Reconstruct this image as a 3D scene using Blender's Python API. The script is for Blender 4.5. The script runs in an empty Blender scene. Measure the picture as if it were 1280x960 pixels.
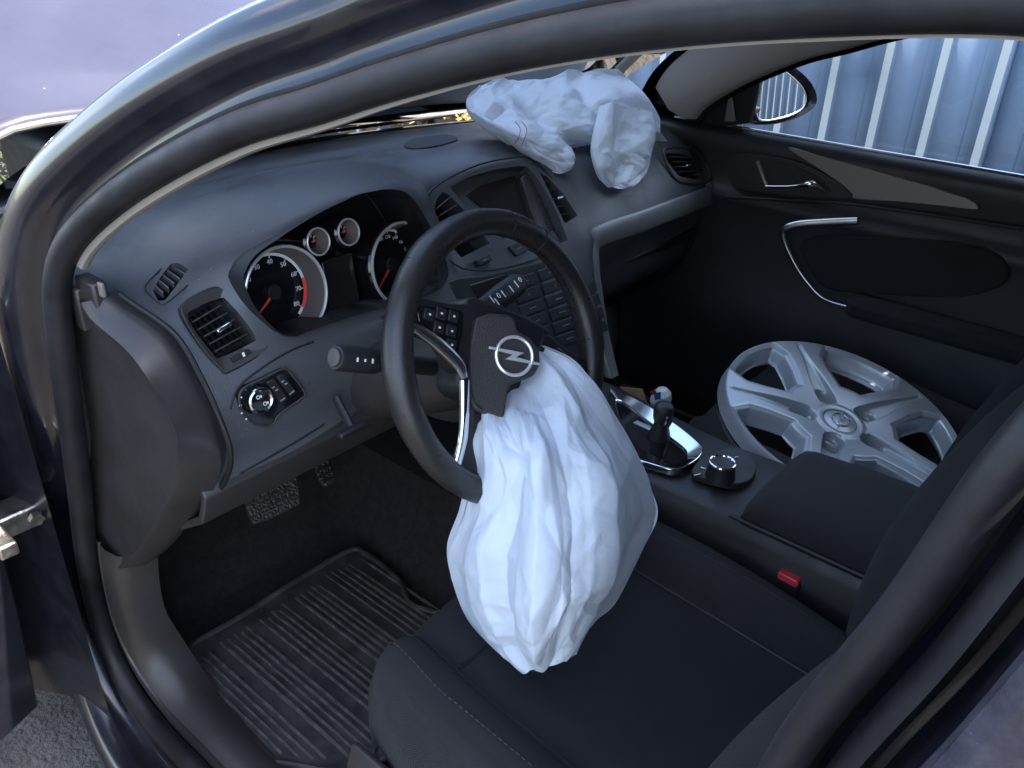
import bpy, bmesh, math, random
from mathutils import Vector, Matrix, noise
random.seed(7)
R = math.radians
scene = bpy.context.scene

# ---------------------------------------------------------------- camera, sky, sun, exposure
F = 1050.0                                   # focal length in pixels of the 1280 wide photograph
CAM = Vector((-1.0915, -.613, 1.426)); YAW, PIT, ROL = R(50.2), R(28.5), R(1.7)
vd = Vector((math.sin(YAW)*math.cos(PIT), math.cos(YAW)*math.cos(PIT), -math.sin(PIT)))
vr = Vector((math.cos(YAW), -math.sin(YAW), 0)); vu = vr.cross(vd)
vr, vu = math.cos(ROL)*vr+math.sin(ROL)*vu, -math.sin(ROL)*vr+math.cos(ROL)*vu
cd = bpy.data.cameras.new('camera'); cam = bpy.data.objects.new('camera', cd); scene.collection.objects.link(cam)
cam.matrix_world = Matrix(((vr.x, vu.x, -vd.x, CAM.x), (vr.y, vu.y, -vd.y, CAM.y), (vr.z, vu.z, -vd.z, CAM.z), (0, 0, 0, 1)))
cd.sensor_width = 36; cd.lens = 36*F/1280; cd.clip_start = .01; cd.clip_end = 3000
scene.camera = cam
SUN = Vector((.22, -.47, .86)).normalized()
w = bpy.data.worlds.new('World'); scene.world = w; w.use_nodes = True
nt = w.node_tree; nt.nodes.clear()
sky = nt.nodes.new('ShaderNodeTexSky'); sky.sky_type = 'NISHITA'; sky.sun_disc = False
sky.sun_elevation = math.asin(SUN.z); sky.sun_rotation = math.atan2(SUN.x, SUN.y)
sky.air_density = 1.0; sky.dust_density = 1.0
tc = nt.nodes.new('ShaderNodeTexCoord'); nz = nt.nodes.new('ShaderNodeTexNoise'); nz.inputs['Scale'].default_value = 2.1; nz.inputs['Detail'].default_value = 7
mp = nt.nodes.new('ShaderNodeMapping'); mp.inputs['Scale'].default_value = (1, 1, 2.2)
rp = nt.nodes.new('ShaderNodeValToRGB'); rp.color_ramp.elements[0].position = .52; rp.color_ramp.elements[1].position = .68
rp.color_ramp.elements[1].color = (.8, .8, .8, 1)
mx = nt.nodes.new('ShaderNodeMixRGB'); mx.inputs[2].default_value = (7.5, 7.0, 7.2, 1)
bg = nt.nodes.new('ShaderNodeBackground'); bg.inputs['Strength'].default_value = .14
out = nt.nodes.new('ShaderNodeOutputWorld')
L = nt.links.new
L(tc.outputs['Generated'], mp.inputs[0]); L(mp.outputs[0], nz.inputs[0]); L(nz.outputs[0], rp.inputs[0]); L(rp.outputs[0], mx.inputs[0])
L(sky.outputs[0], mx.inputs[1]); L(mx.outputs[0], bg.inputs[0]); L(bg.outputs[0], out.inputs[0])
sl = bpy.data.lights.new('sun', 'SUN'); sl.energy = 3.2; sl.angle = R(.5); sl.color = (1, .95, .87)
so = bpy.data.objects.new('sun', sl); scene.collection.objects.link(so)
so.rotation_euler = SUN.to_track_quat('Z', 'Y').to_euler(); so.location = (0, 0, 8)
vs = scene.view_settings; vs.view_transform = 'Standard'; vs.look = 'None'; vs.gamma = 1; vs.use_curve_mapping = False
vs.exposure = 2.5
scene.render.engine = 'CYCLES'; scene.cycles.max_bounces = 8; scene.cycles.transparent_max_bounces = 12
scene.cycles.use_denoising = True

# ---------------------------------------------------------------- helpers
def V(*a): return Vector(a)
def ray(px, py): return vd+vr*((px-640)/F)-vu*((py-480)/F)
def at(px, py, x=None, y=None, z=None):
    v = ray(px, py)
    t = (x-CAM.x)/v.x if x is not None else (y-CAM.y)/v.y if y is not None else (z-CAM.z)/v.z
    return CAM+v*t
def atp(px, py, O, n):
    v = ray(px, py); return CAM+v*((O-CAM).dot(n)/v.dot(n))
def cr(p, t, closed=False):
    n = len(p)
    if closed:
        i = int(math.floor(t)) % n; u = t-math.floor(t)
        a, b, c, d = p[(i-1) % n], p[i], p[(i+1) % n], p[(i+2) % n]
    else:
        i = min(max(int(t), 0), n-2); u = t-i
        a, b, c, d = p[max(i-1, 0)], p[i], p[i+1], p[min(i+2, n-1)]
    return .5*((2*b)+(c-a)*u+(2*a-5*b+4*c-d)*u*u+(3*b-a-3*c+d)*u*u*u)
def spline(p, k=6, closed=False):
    p = [Vector(q) for q in p]; m = len(p) if closed else len(p)-1
    r = [cr(p, i/k, closed) for i in range(m*k)]
    return r if closed else r+[p[-1].copy()]
def frame(n, up=V(0, 0, 1)):
    n = n.normalized(); up = V(0, 1, 0) if abs(n.dot(up)) > .99 else up; e1 = up.cross(n).normalized(); return e1, n.cross(e1), n
class MB:
    def __init__(s): s.v = []; s.f = []
    def add(s, vs_, fs):
        o = len(s.v); s.v += [Vector(q) for q in vs_]; s.f += [tuple(i+o for i in q) for q in fs]; return s
    def box(s, c, size, e=None, taper=1.0):
        e = e or (V(1, 0, 0), V(0, 1, 0), V(0, 0, 1)); c = Vector(c); h = [q/2 for q in size]; vs_ = []
        for k in (-1, 1):
            tp = taper if k > 0 else 1
            for j in (-1, 1):
                for i in (-1, 1): vs_.append(c+e[0]*(i*h[0]*tp)+e[1]*(j*h[1]*tp)+e[2]*(k*h[2]))
        return s.add(vs_, [(0, 2, 3, 1), (4, 5, 7, 6), (0, 1, 5, 4), (2, 6, 7, 3), (0, 4, 6, 2), (1, 3, 7, 5)])
    def grid(s, rows, closeu=False, closev=False):
        n = len(rows[0]); m = len(rows); fs = []
        for i in range(m if closev else m-1):
            for j in range(n if closeu else n-1):
                fs.append((i*n+j, i*n+(j+1) % n, ((i+1) % m)*n+(j+1) % n, ((i+1) % m)*n+j))
        return s.add([q for r_ in rows for q in r_], fs)
    def tube(s, path, rad, seg=10, cap=True, flat=1.0, up=None):
        path = [Vector(p) for p in path]; rows = []; n = len(path); ref = up or V(.13, .31, .94)
        for i, p in enumerate(path):
            t = (path[min(i+1, n-1)]-path[max(i-1, 0)]).normalized()
            a = t.cross(ref)
            a = a.normalized() if a.length > 1e-4 else t.orthogonal().normalized()
            b = t.cross(a); r_ = rad[i] if isinstance(rad, (list, tuple)) else rad
            rows.append([p+a*(r_*math.cos(2*math.pi*k/seg))+b*(r_*flat*math.sin(2*math.pi*k/seg)) for k in range(seg)])
        s.grid(rows, closeu=True)
        if cap:
            o = len(s.v); s.f.append(tuple(range(o-seg, o))); s.f.append(tuple(reversed(range(o-n*seg, o-n*seg+seg))))
        return s
    def ring(s, O, n, rad, tr, seg=48, ts=8, e=None, flat=1.0):
        e1, e2, n = e or frame(n); rows = []
        for i in range(seg):
            a = 2*math.pi*i/seg; c = e1*math.cos(a)+e2*math.sin(a)
            rows.append([O+c*(rad+tr*math.cos(2*math.pi*k/ts))+n*(tr*flat*math.sin(2*math.pi*k/ts)) for k in range(ts)])
        return s.grid(rows, closeu=True, closev=True)
    def lathe(s, O, n, prof, seg=40, e=None, cap0=False, cap1=False, a0=0, a1=2*math.pi):
        e1, e2, n = e or frame(n); full = abs(a1-a0-2*math.pi) < 1e-6; m = seg if full else seg+1; rows = []
        for (r_, h) in prof:
            rows.append([O+(e1*math.cos(a0+(a1-a0)*k/seg)+e2*math.sin(a0+(a1-a0)*k/seg))*r_+n*h for k in range(m)])
        o = len(s.v); s.grid(rows, closeu=full)
        if cap0: s.f.append(tuple(reversed(range(o, o+m))))
        if cap1: s.f.append(tuple(range(len(s.v)-m, len(s.v))))
        return s
    def prism(s, poly, n, depth, inset=0.0):
        """poly: planar outline; extruded from poly-n*depth up to poly"""
        n = n.normalized(); k = len(poly); c = sum(poly, Vector())/k
        top = [p+(c-p)*inset for p in poly]
        nn = Vector()
        for i in range(k): nn += (poly[i]-c).cross(poly[(i+1) % k]-c)
        if nn.dot(n) < 0: poly = poly[::-1]; top = top[::-1]
        vs_ = [p-n*depth for p in poly]+top
        fs = [tuple(range(k, 2*k)), tuple(reversed(range(k)))]+[(i, (i+1) % k, (i+1) % k+k, i+k) for i in range(k)]
        return s.add(vs_, fs)
    def frameprism(s, outer, inner, n, depth):
        n = n.normalized(); k = len(outer); vs_ = outer+inner+[p-n*depth for p in outer]+[p-n*depth for p in inner]; fs = []
        for i in range(k):
            j = (i+1) % k
            fs += [(i, j, j+k, i+k), (i, i+2*k, j+2*k, j), (i+k, j+k, j+3*k, i+3*k)]
        return s.add(vs_, fs)
    def text(s, txt, size, O, e1, e2, n, ext=.0004):
        cu = bpy.data.curves.new('t', 'FONT'); cu.body = txt; cu.size = size; cu.extrude = ext; cu.align_x = 'CENTER'; cu.align_y = 'CENTER'; cu.resolution_u = 2
        ob = bpy.data.objects.new('t', cu); me = bpy.data.meshes.new_from_object(ob)
        s.add([O+e1*v.co.x+e2*v.co.y+n*v.co.z for v in me.vertices], [tuple(p.vertices) for p in me.polygons])
        bpy.data.objects.remove(ob); bpy.data.curves.remove(cu); bpy.data.meshes.remove(me); return s
    def build(s, name, mat, parent=None, smooth=35, bevel=0, seg=2, sub=0, label=None, solid=0, solid_off=-1, fixn=True):
        lo = Vector((min(v.x for v in s.v), min(v.y for v in s.v), min(v.z for v in s.v)))
        hi = Vector((max(v.x for v in s.v), max(v.y for v in s.v), max(v.z for v in s.v)))
        o = V((lo.x+hi.x)/2, (lo.y+hi.y)/2, lo.z)
        me = bpy.data.meshes.new(name); me.from_pydata([v-o for v in s.v], [], s.f); me.validate()
        if fixn:
            bm = bmesh.new(); bm.from_mesh(me); bmesh.ops.recalc_face_normals(bm, faces=bm.faces); bm.to_mesh(me); bm.free()
        ob = bpy.data.objects.new(name, me); scene.collection.objects.link(ob)
        me.materials.append(mat); ORG[ob] = o; place(ob, o, parent)
        if smooth:
            me.polygons.foreach_set('use_smooth', [True]*len(me.polygons)); me.set_sharp_from_angle(angle=R(smooth))
        if solid: m = ob.modifiers.new('s', 'SOLIDIFY'); m.thickness = solid; m.offset = solid_off
        if bevel: m = ob.modifiers.new('b', 'BEVEL'); m.width = bevel; m.segments = seg; m.limit_method = 'ANGLE'; m.angle_limit = R(32)
        if sub: m = ob.modifiers.new('u', 'SUBSURF'); m.levels = m.render_levels = sub
        if label: ob['label'] = label
        return ob
ORG = {}
def place(ob, o, parent):
    if parent: ob.parent = parent; ob.location = o-ORG[parent]
    else: ob.location = o
def empty(name, loc, label, cat, parent=None):
    e = bpy.data.objects.new(name, None); scene.collection.objects.link(e); ORG[e] = Vector(loc); place(e, Vector(loc), parent)
    if label: e['label'] = label
    if cat: e['category'] = cat
    e.empty_display_size = .1
    return e
def tag(o, label, cat, group=None, kind=None):
    if label: o['label'] = label
    if cat: o['category'] = cat
    if group: o['group'] = group
    if kind: o['kind'] = kind
    return o
def pxs(pts, O, n): return [atp(a, b, O, n) for a, b in pts]
def cut(ob, cutters):
    """apply boolean differences on ob with a list of MB"""
    tmp = []
    for mb in cutters:
        me = bpy.data.meshes.new('c'); me.from_pydata([v for v in mb.v], [], mb.f)
        bm = bmesh.new(); bm.from_mesh(me); bmesh.ops.recalc_face_normals(bm, faces=bm.faces); bm.to_mesh(me); bm.free()
        c = bpy.data.objects.new('c', me); scene.collection.objects.link(c); tmp.append(c)
        m = ob.modifiers.new('x', 'BOOLEAN'); m.operation = 'DIFFERENCE'; m.object = c; m.solver = 'EXACT'
    dg = bpy.context.evaluated_depsgraph_get(); dg.update()
    me = bpy.data.meshes.new_from_object(ob.evaluated_get(dg)); ob.modifiers.clear(); ob.data = me
    for c in tmp: bpy.data.objects.remove(c)
    me.polygons.foreach_set('use_smooth', [True]*len(me.polygons)); me.set_sharp_from_angle(angle=R(32))

# ---------------------------------------------------------------- materials
def mat(name, col, rough=.5, metal=0, bump=None, var=None, coat=0, spec=None, dust=None, trans=0, col2=None, sheen=0, vscale=None, rv=None):
    m = bpy.data.materials.new(name); m.use_nodes = True; t = m.node_tree; b = t.nodes['Principled BSDF']
    b.inputs['Base Color'].default_value = (*col, 1); b.inputs['Roughness'].default_value = rough; b.inputs['Metallic'].default_value = metal
    b.inputs['Coat Weight'].default_value = coat; b.inputs['Coat Roughness'].default_value = .04
    if spec is not None: b.inputs['Specular IOR Level'].default_value = spec
    if sheen: b.inputs['Sheen Weight'].default_value = sheen; b.inputs['Sheen Roughness'].default_value = .5
    co = t.nodes.new('ShaderNodeTexCoord')
    if rv:                                    # uneven gloss from wear and finger marks
        n = t.nodes.new('ShaderNodeTexNoise'); n.inputs['Scale'].default_value = rv[0]; n.inputs['Detail'].default_value = 7; n.inputs['Roughness'].default_value = .65
        mr = t.nodes.new('ShaderNodeMapRange'); mr.inputs[1].default_value = .3; mr.inputs[2].default_value = .7; mr.inputs[3].default_value = rough-rv[1]; mr.inputs[4].default_value = rough+rv[1]
        t.links.new(co.outputs['Object'], n.inputs[0]); t.links.new(n.outputs[0], mr.inputs[0]); t.links.new(mr.outputs[0], b.inputs['Roughness'])
    cur = None
    if var:                                   # (scale, amount)
        n = t.nodes.new('ShaderNodeTexNoise'); n.inputs['Scale'].default_value = var[0]; n.inputs['Detail'].default_value = 5
        if vscale:
            mpp = t.nodes.new('ShaderNodeMapping'); mpp.inputs['Scale'].default_value = vscale
            t.links.new(co.outputs['Object'], mpp.inputs[0]); t.links.new(mpp.outputs[0], n.inputs[0])
        else: t.links.new(co.outputs['Object'], n.inputs[0])
        mxx = t.nodes.new('ShaderNodeMixRGB'); mxx.inputs[1].default_value = (*[c*(1-var[1]) for c in col], 1)
        mxx.inputs[2].default_value = (*(col2 or [min(1, c*(1+var[1])) for c in col]), 1)
        r_ = t.nodes.new('ShaderNodeValToRGB'); r_.color_ramp.elements[0].position = .35; r_.color_ramp.elements[1].position = .65
        t.links.new(n.outputs[0], r_.inputs[0]); t.links.new(r_.outputs[0], mxx.inputs[0]); cur = mxx.outputs[0]
        t.links.new(cur, b.inputs['Base Color'])
    if dust:                                  # (colour, amount, scale)
        n = t.nodes.new('ShaderNodeTexNoise'); n.inputs['Scale'].default_value = dust[2]; n.inputs['Detail'].default_value = 8; n.inputs['Roughness'].default_value = .7
        t.links.new(co.outputs['Object'], n.inputs[0])
        n2 = t.nodes.new('ShaderNodeTexVoronoi'); n2.inputs['Scale'].default_value = dust[2]*8; t.links.new(co.outputs['Object'], n2.inputs[0])
        lt = t.nodes.new('ShaderNodeMath'); lt.operation = 'LESS_THAN'; lt.inputs[1].default_value = .05; t.links.new(n2.outputs['Distance'], lt.inputs[0])
        mr = t.nodes.new('ShaderNodeMapRange'); mr.inputs[1].default_value = .35; mr.inputs[2].default_value = .8; mr.inputs[4].default_value = dust[1]; mr.inputs[3].default_value = dust[3] if len(dust) > 3 else 0
        t.links.new(n.outputs[0], mr.inputs[0])
        ma = t.nodes.new('ShaderNodeMath'); ma.operation = 'MULTIPLY_ADD'; ma.inputs[1].default_value = dust[4] if len(dust) > 4 else dust[1]*1.2; ma.use_clamp = True
        t.links.new(lt.outputs[0], ma.inputs[0]); t.links.new(mr.outputs[0], ma.inputs[2])
        d = t.nodes.new('ShaderNodeBsdfDiffuse'); d.inputs[0].default_value = (*dust[0], 1); ms = t.nodes.new('ShaderNodeMixShader')
        t.links.new(ma.outputs[0], ms.inputs[0]); t.links.new(b.outputs[0], ms.inputs[1]); t.links.new(d.outputs[0], ms.inputs[2])
        t.links.new(ms.outputs[0], t.nodes['Material Output'].inputs[0])
    if bump:                                  # (scale, strength, distance, kind)
        if len(bump) > 3 and bump[3] == 'voronoi':
            n = t.nodes.new('ShaderNodeTexVoronoi'); n.inputs['Scale'].default_value = bump[0]; o = n.outputs['Distance']
        elif len(bump) > 3 and bump[3] == 'weave':
            n = t.nodes.new('ShaderNodeTexWave'); n.inputs['Scale'].default_value = bump[0]; n.inputs['Distortion'].default_value = 1.5; n.inputs['Detail'].default_value = 2; o = n.outputs['Color']
        else:
            n = t.nodes.new('ShaderNodeTexNoise'); n.inputs['Scale'].default_value = bump[0]; n.inputs['Detail'].default_value = 4; o = n.outputs[0]
        t.links.new(co.outputs['Object'], n.inputs[0])
        bp = t.nodes.new('ShaderNodeBump'); bp.inputs['Strength'].default_value = bump[1]; bp.inputs['Distance'].default_value = bump[2]
        t.links.new(o, bp.inputs['Height']); t.links.new(bp.outputs[0], b.inputs['Normal'])
    return m
def glass(name, tint=(.92, .96, .95), dust=0.0, rough=0.0, ior=1.5):
    m = bpy.data.materials.new(name); m.use_nodes = True; t = m.node_tree; t.nodes.clear()
    o = t.nodes.new('ShaderNodeOutputMaterial'); tr = t.nodes.new('ShaderNodeBsdfTransparent'); tr.inputs[0].default_value = (*tint, 1)
    g = t.nodes.new('ShaderNodeBsdfGlossy'); g.inputs['Roughness'].default_value = rough
    fr = t.nodes.new('ShaderNodeFresnel'); fr.inputs[0].default_value = ior; ms = t.nodes.new('ShaderNodeMixShader')
    t.links.new(fr.outputs[0], ms.inputs[0]); t.links.new(tr.outputs[0], ms.inputs[1]); t.links.new(g.outputs[0], ms.inputs[2]); last = ms.outputs[0]
    if dust:
        co = t.nodes.new('ShaderNodeTexCoord'); n = t.nodes.new('ShaderNodeTexNoise'); n.inputs['Scale'].default_value = 45; n.inputs['Detail'].default_value = 9; n.inputs['Roughness'].default_value = .75
        t.links.new(co.outputs['Object'], n.inputs[0]); mr = t.nodes.new('ShaderNodeMapRange'); mr.inputs[1].default_value = .4; mr.inputs[2].default_value = .75; mr.inputs[4].default_value = dust
        t.links.new(n.outputs[0], mr.inputs[0]); d = t.nodes.new('ShaderNodeBsdfDiffuse'); d.inputs[0].default_value = (.35, .33, .33, 1)
        m2 = t.nodes.new('ShaderNodeMixShader'); t.links.new(mr.outputs[0], m2.inputs[0]); t.links.new(last, m2.inputs[1]); t.links.new(d.outputs[0], m2.inputs[2]); last = m2.outputs[0]
    t.links.new(last, o.inputs[0]); return m
M = dict(
 dash=mat('dash_plastic', (.060, .064, .071), .40, rv=(11, .13), bump=(420, .5, .0009), var=(6, .12), dust=((.34, .34, .34), .05, 9, .0, .55)),
 dash2=mat('warm_bounce_trim_plastic', (.036, .0325, .032), .40, rv=(14, .13), bump=(1100, .3, .0005), var=(9, .1)),  # warm bounce light is mixed into this brown tint
 dark=mat('dark_plastic', (.011, .0115, .014), .5, rv=(16, .12), bump=(900, .25, .0005)),
 black=mat('deep_black', (.006, .006, .007), .6),
 piano=mat('gloss_black', (.008, .008, .01), .08), dpiano=mat('dusty_skytint_gloss_black', (.008, .008, .012), .12, dust=((.36, .34, .42), .20, 40, .05, .35)),  # second one: dust tinted lilac to carry the sky reflection too
 paint=mat('black_paint', (.005, .006, .012), .24, coat=.45, dust=((.33, .30, .29), .05, 14)),
 jamb=mat('jamb_paint', (.006, .007, .012), .28, coat=.3, dust=((.3, .27, .24), .05, 25)),
 bonnet=mat('dusty_skytint_bonnet_paint', (.008, .009, .018), .16, coat=.35, dust=((.40, .36, .46), .11, 3, .075, .5)),  # real dust plus reflected sky, painted as an even lilac film
 rubber=mat('seal_rubber', (.0075, .007, .0095), .55, rv=(20, .14), bump=(260, .25, .0006), var=(12, .3), spec=.36, dust=((.25, .23, .24), .04, 12)),
 leather=mat('wheel_leather', (.020, .019, .019), .32, rv=(24, .10), bump=(700, .35, .0006, 'voronoi'), var=(14, .2)),
 pad=mat('airbag_cover', (.030, .028, .028), .5, bump=(650, .5, .0006, 'voronoi')),
 chrome=mat('chrome', (.82, .82, .83), .09, 1),
 satin=mat('satin_silver', (.55, .56, .57), .26, 1, bump=(300, .05, .0003)),
 greytrim=mat('grey_trim', (.19, .195, .195), .32, .35, bump=(700, .1, .0003)),
 taupe=mat('brushed_taupe_trim', (.22, .195, .18), .34, .3, bump=(120, .1, .0003)),
 beige=mat('pillar_trim', (.27, .245, .215), .75, bump=(600, .3, .0005)),
 beige2=mat('passenger_pillar_trim', (.42, .40, .37), .75, bump=(600, .3, .0005)),
 head=mat('headliner', (.5, .48, .45), .9),
 fabric=mat('seat_fabric', (.0075, .008, .0105), .95, bump=(520, .9, .0012, 'weave'), var=(30, .25), sheen=.06),
 fabric2=mat('bolster_fabric', (.0072, .007, .0095), .92, bump=(800, .7, .0009), var=(20, .2), sheen=.03),
 stitch=mat('stitch', (.036, .035, .038), .8),
 carpet=mat('carpet', (.014, .013, .014), 1, bump=(400, 1, .004), var=(60, .4)),
 mat=mat('mat_rubber', (.012, .012, .013), .6, bump=(250, .3, .001), dust=((.25, .23, .21), .25, 22)),
 matrib=mat('mat_rib_rubber', (.013, .013, .013), .6, dust=((.30, .28, .26), .55, 34)),
 pedal=mat('pedal_rubber', (.05, .048, .045), .5, .3, bump=(180, 1, .003, 'voronoi')),
 nylon=mat('airbag_nylon', (.69, .76, .83), .55, bump=(140, .3, .002), sheen=.1),
 redthread=mat('red_thread', (.45, .12, .14), .8),
 badge=mat('badge_silver', (.78, .79, .80), .28, .6),
 silver=mat('wheel_cover_silver', (.36, .40, .43), .36, .45, bump=(400, .1, .0004), dust=((.25, .25, .25), .07, 20)),
 red=mat('red_plastic', (.42, .03, .035), .35),
 needle=mat('red_needle', (.75, .07, .05), .5),
 mark=mat('grey_print', (.28, .29, .30), .6), lining=mat('door_lining', (.019, .019, .022), .55, rv=(12, .12), bump=(500, .4, .0007)),
 white=mat('white_print', (.72, .73, .74), .6),
 grey=mat('gauge_wall', (.115, .10, .098), .45),
 screen=mat('screen_glass', (.018, .017, .016), .12),
 mirror=mat('mirror_glass', (.9, .92, .93), .01, 1),
 bolt=mat('bare_steel', (.5, .47, .42), .35, 1, bump=(150, .5, .002), var=(40, .4)),
 card=mat('cardboard', (.45, .31, .17), .85), wrap=mat('wrapper_white', (.6, .6, .62), .4), wrapb=mat('wrapper_blue', (.05, .16, .4), .4),
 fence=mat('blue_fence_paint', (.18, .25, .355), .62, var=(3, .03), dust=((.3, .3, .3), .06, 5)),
 pale=mat('sunlit_flank_tint', (.52, .54, .52), .5),  # lighter copy of the fence colour for the sunlit rib flanks
 ground=mat('gravel', (.085, .072, .058), .95, bump=(70, .9, .02), var=(5, .35)),
 leaf=mat('dry_leaf', (.42, .30, .09), .8, var=(40, .4)), leafg=mat('green_leaf', (.055, .07, .022), .7, var=(30, .4)),
 bark=mat('bark', (.12, .09, .06), .9),
 glass=glass('window_glass', (.90, .95, .94), .02), ws=glass('windscreen_glass', (.90, .94, .93), .015), rglass=glass('dusty_privacy_glass', (.10, .11, .12), .35, .03, 1.6),
)
_t = M['nylon'].node_tree                      # thin cloth lets some light through
_tl = _t.nodes.new('ShaderNodeBsdfTranslucent'); _tl.inputs[0].default_value = (.70, .79, .88, 1); _ms = _t.nodes.new('ShaderNodeMixShader'); _ms.inputs[0].default_value = .22
_t.links.new(_t.nodes['Principled BSDF'].outputs[0], _ms.inputs[1]); _t.links.new(_tl.outputs[0], _ms.inputs[2]); _t.links.new(_ms.outputs[0], _t.nodes['Material Output'].inputs[0])
# ---------------------------------------------------------------- setting
g = MB()
gn = 60
def gz(x, y): return .012*noise.noise(V(x*.7, y*.7, 0)) - .004
ys = [-900, -200, -60, -20]+[-10+i*.5 for i in range(41)]+[14, 25, 60, 200, 900]
g.grid([[V(x, y, gz(x, y) if abs(x) < 12 and abs(y) < 12 else 0) for x in ys] for y in ys])
tag(g.build('ground', M['ground'], smooth=0), None, None, kind='structure')

# fence: corrugated blue sheet panels, each a part
fence = empty('fence', (2.5, 1.0, 0), 'blue corrugated sheet metal fence with sunlit rib flanks painted pale beyond the passenger window', 'fence')
FX = 2.5; PIT_ = .199; Y0 = .103-.009
def fence_panel(k):
    prof = []
    for j in range(5):
        y = Y0+(k*5+j)*PIT_
        prof += [(y+.000, FX), (y+.010, FX-.030), (y+.042, FX-.030), (y+.048, FX-.004), (y+.090, FX-.002), (y+.094, FX+.003), (y+.100, FX)]
    y = Y0+(k*5+5)*PIT_; prof.append((y-.001, FX))
    m = MB(); m.grid([[V(x, y, .05) for y, x in prof], [V(x, y, 2.1) for y, x in prof]])
    return m
for k in range(-9, 7):
    p_ = fence_panel(k).build('panel', M['fence'], fence, smooth=20, solid=.002, solid_off=1)
    for j in range(5):                       # sunlight painted as a pale strip on the flank of each rib
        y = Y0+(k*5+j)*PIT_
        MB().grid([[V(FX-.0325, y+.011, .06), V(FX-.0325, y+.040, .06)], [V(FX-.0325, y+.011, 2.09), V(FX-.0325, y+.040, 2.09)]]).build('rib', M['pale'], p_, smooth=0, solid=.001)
for k in range(-3, 3):
    MB().box((FX+.06, Y0+k*2.985, 1.05), (.06, .06, 2.1)).build('post', M['dark'], fence, bevel=.004)
for z in (.4, 1.7): MB().box((FX+.03, -1.0, z), (.03, 15.6, .05)).build('rail', M['dark'], fence)

# bank of dry scrub in front of the car
def shrub(name, c, rad, h, n, m, label, seed):
    rnd = random.Random(seed); e = empty(name, c, label, 'shrub')
    mb = MB()
    for i in range(n):
        a = rnd.uniform(0, 6.28); r_ = rad*math.sqrt(rnd.random()); z = h*rnd.random()**.8*(1-.5*(r_/rad)**2)
        p = Vector(c)+V(r_*math.cos(a), r_*math.sin(a), z); d = V(rnd.gauss(0, 1), rnd.gauss(0, 1), rnd.gauss(.3, .6)).normalized(); s_ = rnd.uniform(.03, .09)
        q = d.orthogonal().normalized()
        mb.add([p-q*s_*.4, p+d*s_, p+q*s_*.4, p-d*s_*.7], [(0, 1, 2, 3)])
    mb.build('foliage', m, e, smooth=0, fixn=False)
    st = MB()
    for i in range(9):
        a = rnd.uniform(0, 6.28); tip = Vector(c)+V(math.cos(a)*rad*.6, math.sin(a)*rad*.6, h*.8)
        st.tube([Vector(c)+V(math.cos(a)*.05, math.sin(a)*.05, 0), Vector(c).lerp(tip, .5)+V(0, 0, .1), tip], [.02, .012, .004], 5)
    st.build('stem', M['bark'], e)
shrub('scrub_bush', (1.4, 5.2, 0), 1.0, 1.3, 2600, M['leafg'], 'green scrub bush beyond the bonnet near the blue fence', 3)
shrub('scrub_bush', (-.6, 5.8, 0), 1.1, 1.5, 2600, M['leafg'], 'green leafy scrub bush straight ahead of the black car', 4)

# ---------------------------------------------------------------- the car: body shell
car = empty('car', (0, 0, 0), 'crashed black car seen through its open front door, both airbags deployed', 'car')
KEY = [  # opening edge point, outward normal, outer skin width
 (V(-.580, -.515, 1.381), V(-.85, 0, .5), .15), (at(1000, 57, x=-.58), V(-.85, 0, .5), .15), (at(800, 72, x=-.58), V(-.85, 0, .5), .15), (at(640, 97, x=-.585), V(-.86, .05, .48), .14),
 (at(500, 131, x=-.60), V(-.87, .08, .46), .14), (at(400, 162, x=-.625), V(-.88, .1, .44), .135), (at(300, 191, x=-.65), V(-.89, .12, .42), .13), (at(200, 240, x=-.678), V(-.9, .13, .38), .13),
 (at(135, 286, x=-.70), V(-.93, .13, .3), .13), (at(100, 325, x=-.716), V(-.96, .1, .2), .135), (at(89, 365, x=-.726), V(-.98, .05, .1), .15), (at(92, 420, x=-.732), V(-1, 0, .04), .17),
 (at(104, 520, x=-.735), V(-1, 0, 0), .18), (at(114, 620, x=-.735), V(-.97, .03, .18), .18), (at(122, 710, x=-.733), V(-.93, .06, .33), .17), (at(138, 780, x=-.728), V(-.86, .08, .48), .15),
 (at(165, 838, x=-.724), V(-.76, .07, .62), .14), (at(205, 893, x=-.72), V(-.68, .03, .72), .13), (at(255, 945, x=-.72), V(-.6, 0, .8), .13), (V(-.72, .1, .275), V(-.6, 0, .8), .13),
 (V(-.72, -.25, .285), V(-.6, 0, .8), .13), (V(-.725, -.42, .32), V(-.75, 0, .6), .08), (V(-.74, -.49, .45), V(-.95, 0, .2), .08), (V(-.752, -.51, .75), V(-1, 0, .08), .08),
 (at(945, 960, x=-.75), V(-.97, 0, .24), .08), (at(1110, 728, x=-.735), V(-.94, 0, .34), .08), (at(1280, 495, x=-.72), V(-.92, 0, .38), .08), (V(-.665, -.625, 1.335), V(-.88, -.1, .45), .08), (V(-.61, -.60, 1.372), V(-.86, -.05, .48), .15)]
NK = len(KEY); KP = [k[0] for k in KEY]; KB = [k[1] for k in KEY]; KW = [Vector((k[2], 1 if k[2] < .1 else 0, 0)) for k in KEY]
SUBP = 10
LOOP = []; BS = []
for i in range(NK*SUBP):
    t = i/SUBP; p = cr(KP, t, True); T = (cr(KP, t+.05, True)-cr(KP, t-.05, True)).normalized(); B = cr(KB, t, True).normalized()
    N = T.cross(B).normalized(); B = N.cross(T).normalized(); LOOP.append((p, N, B, cr(KW, t, True).x)); BS.append(max(0, min(1, cr(KW, t, True).y)))
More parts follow.
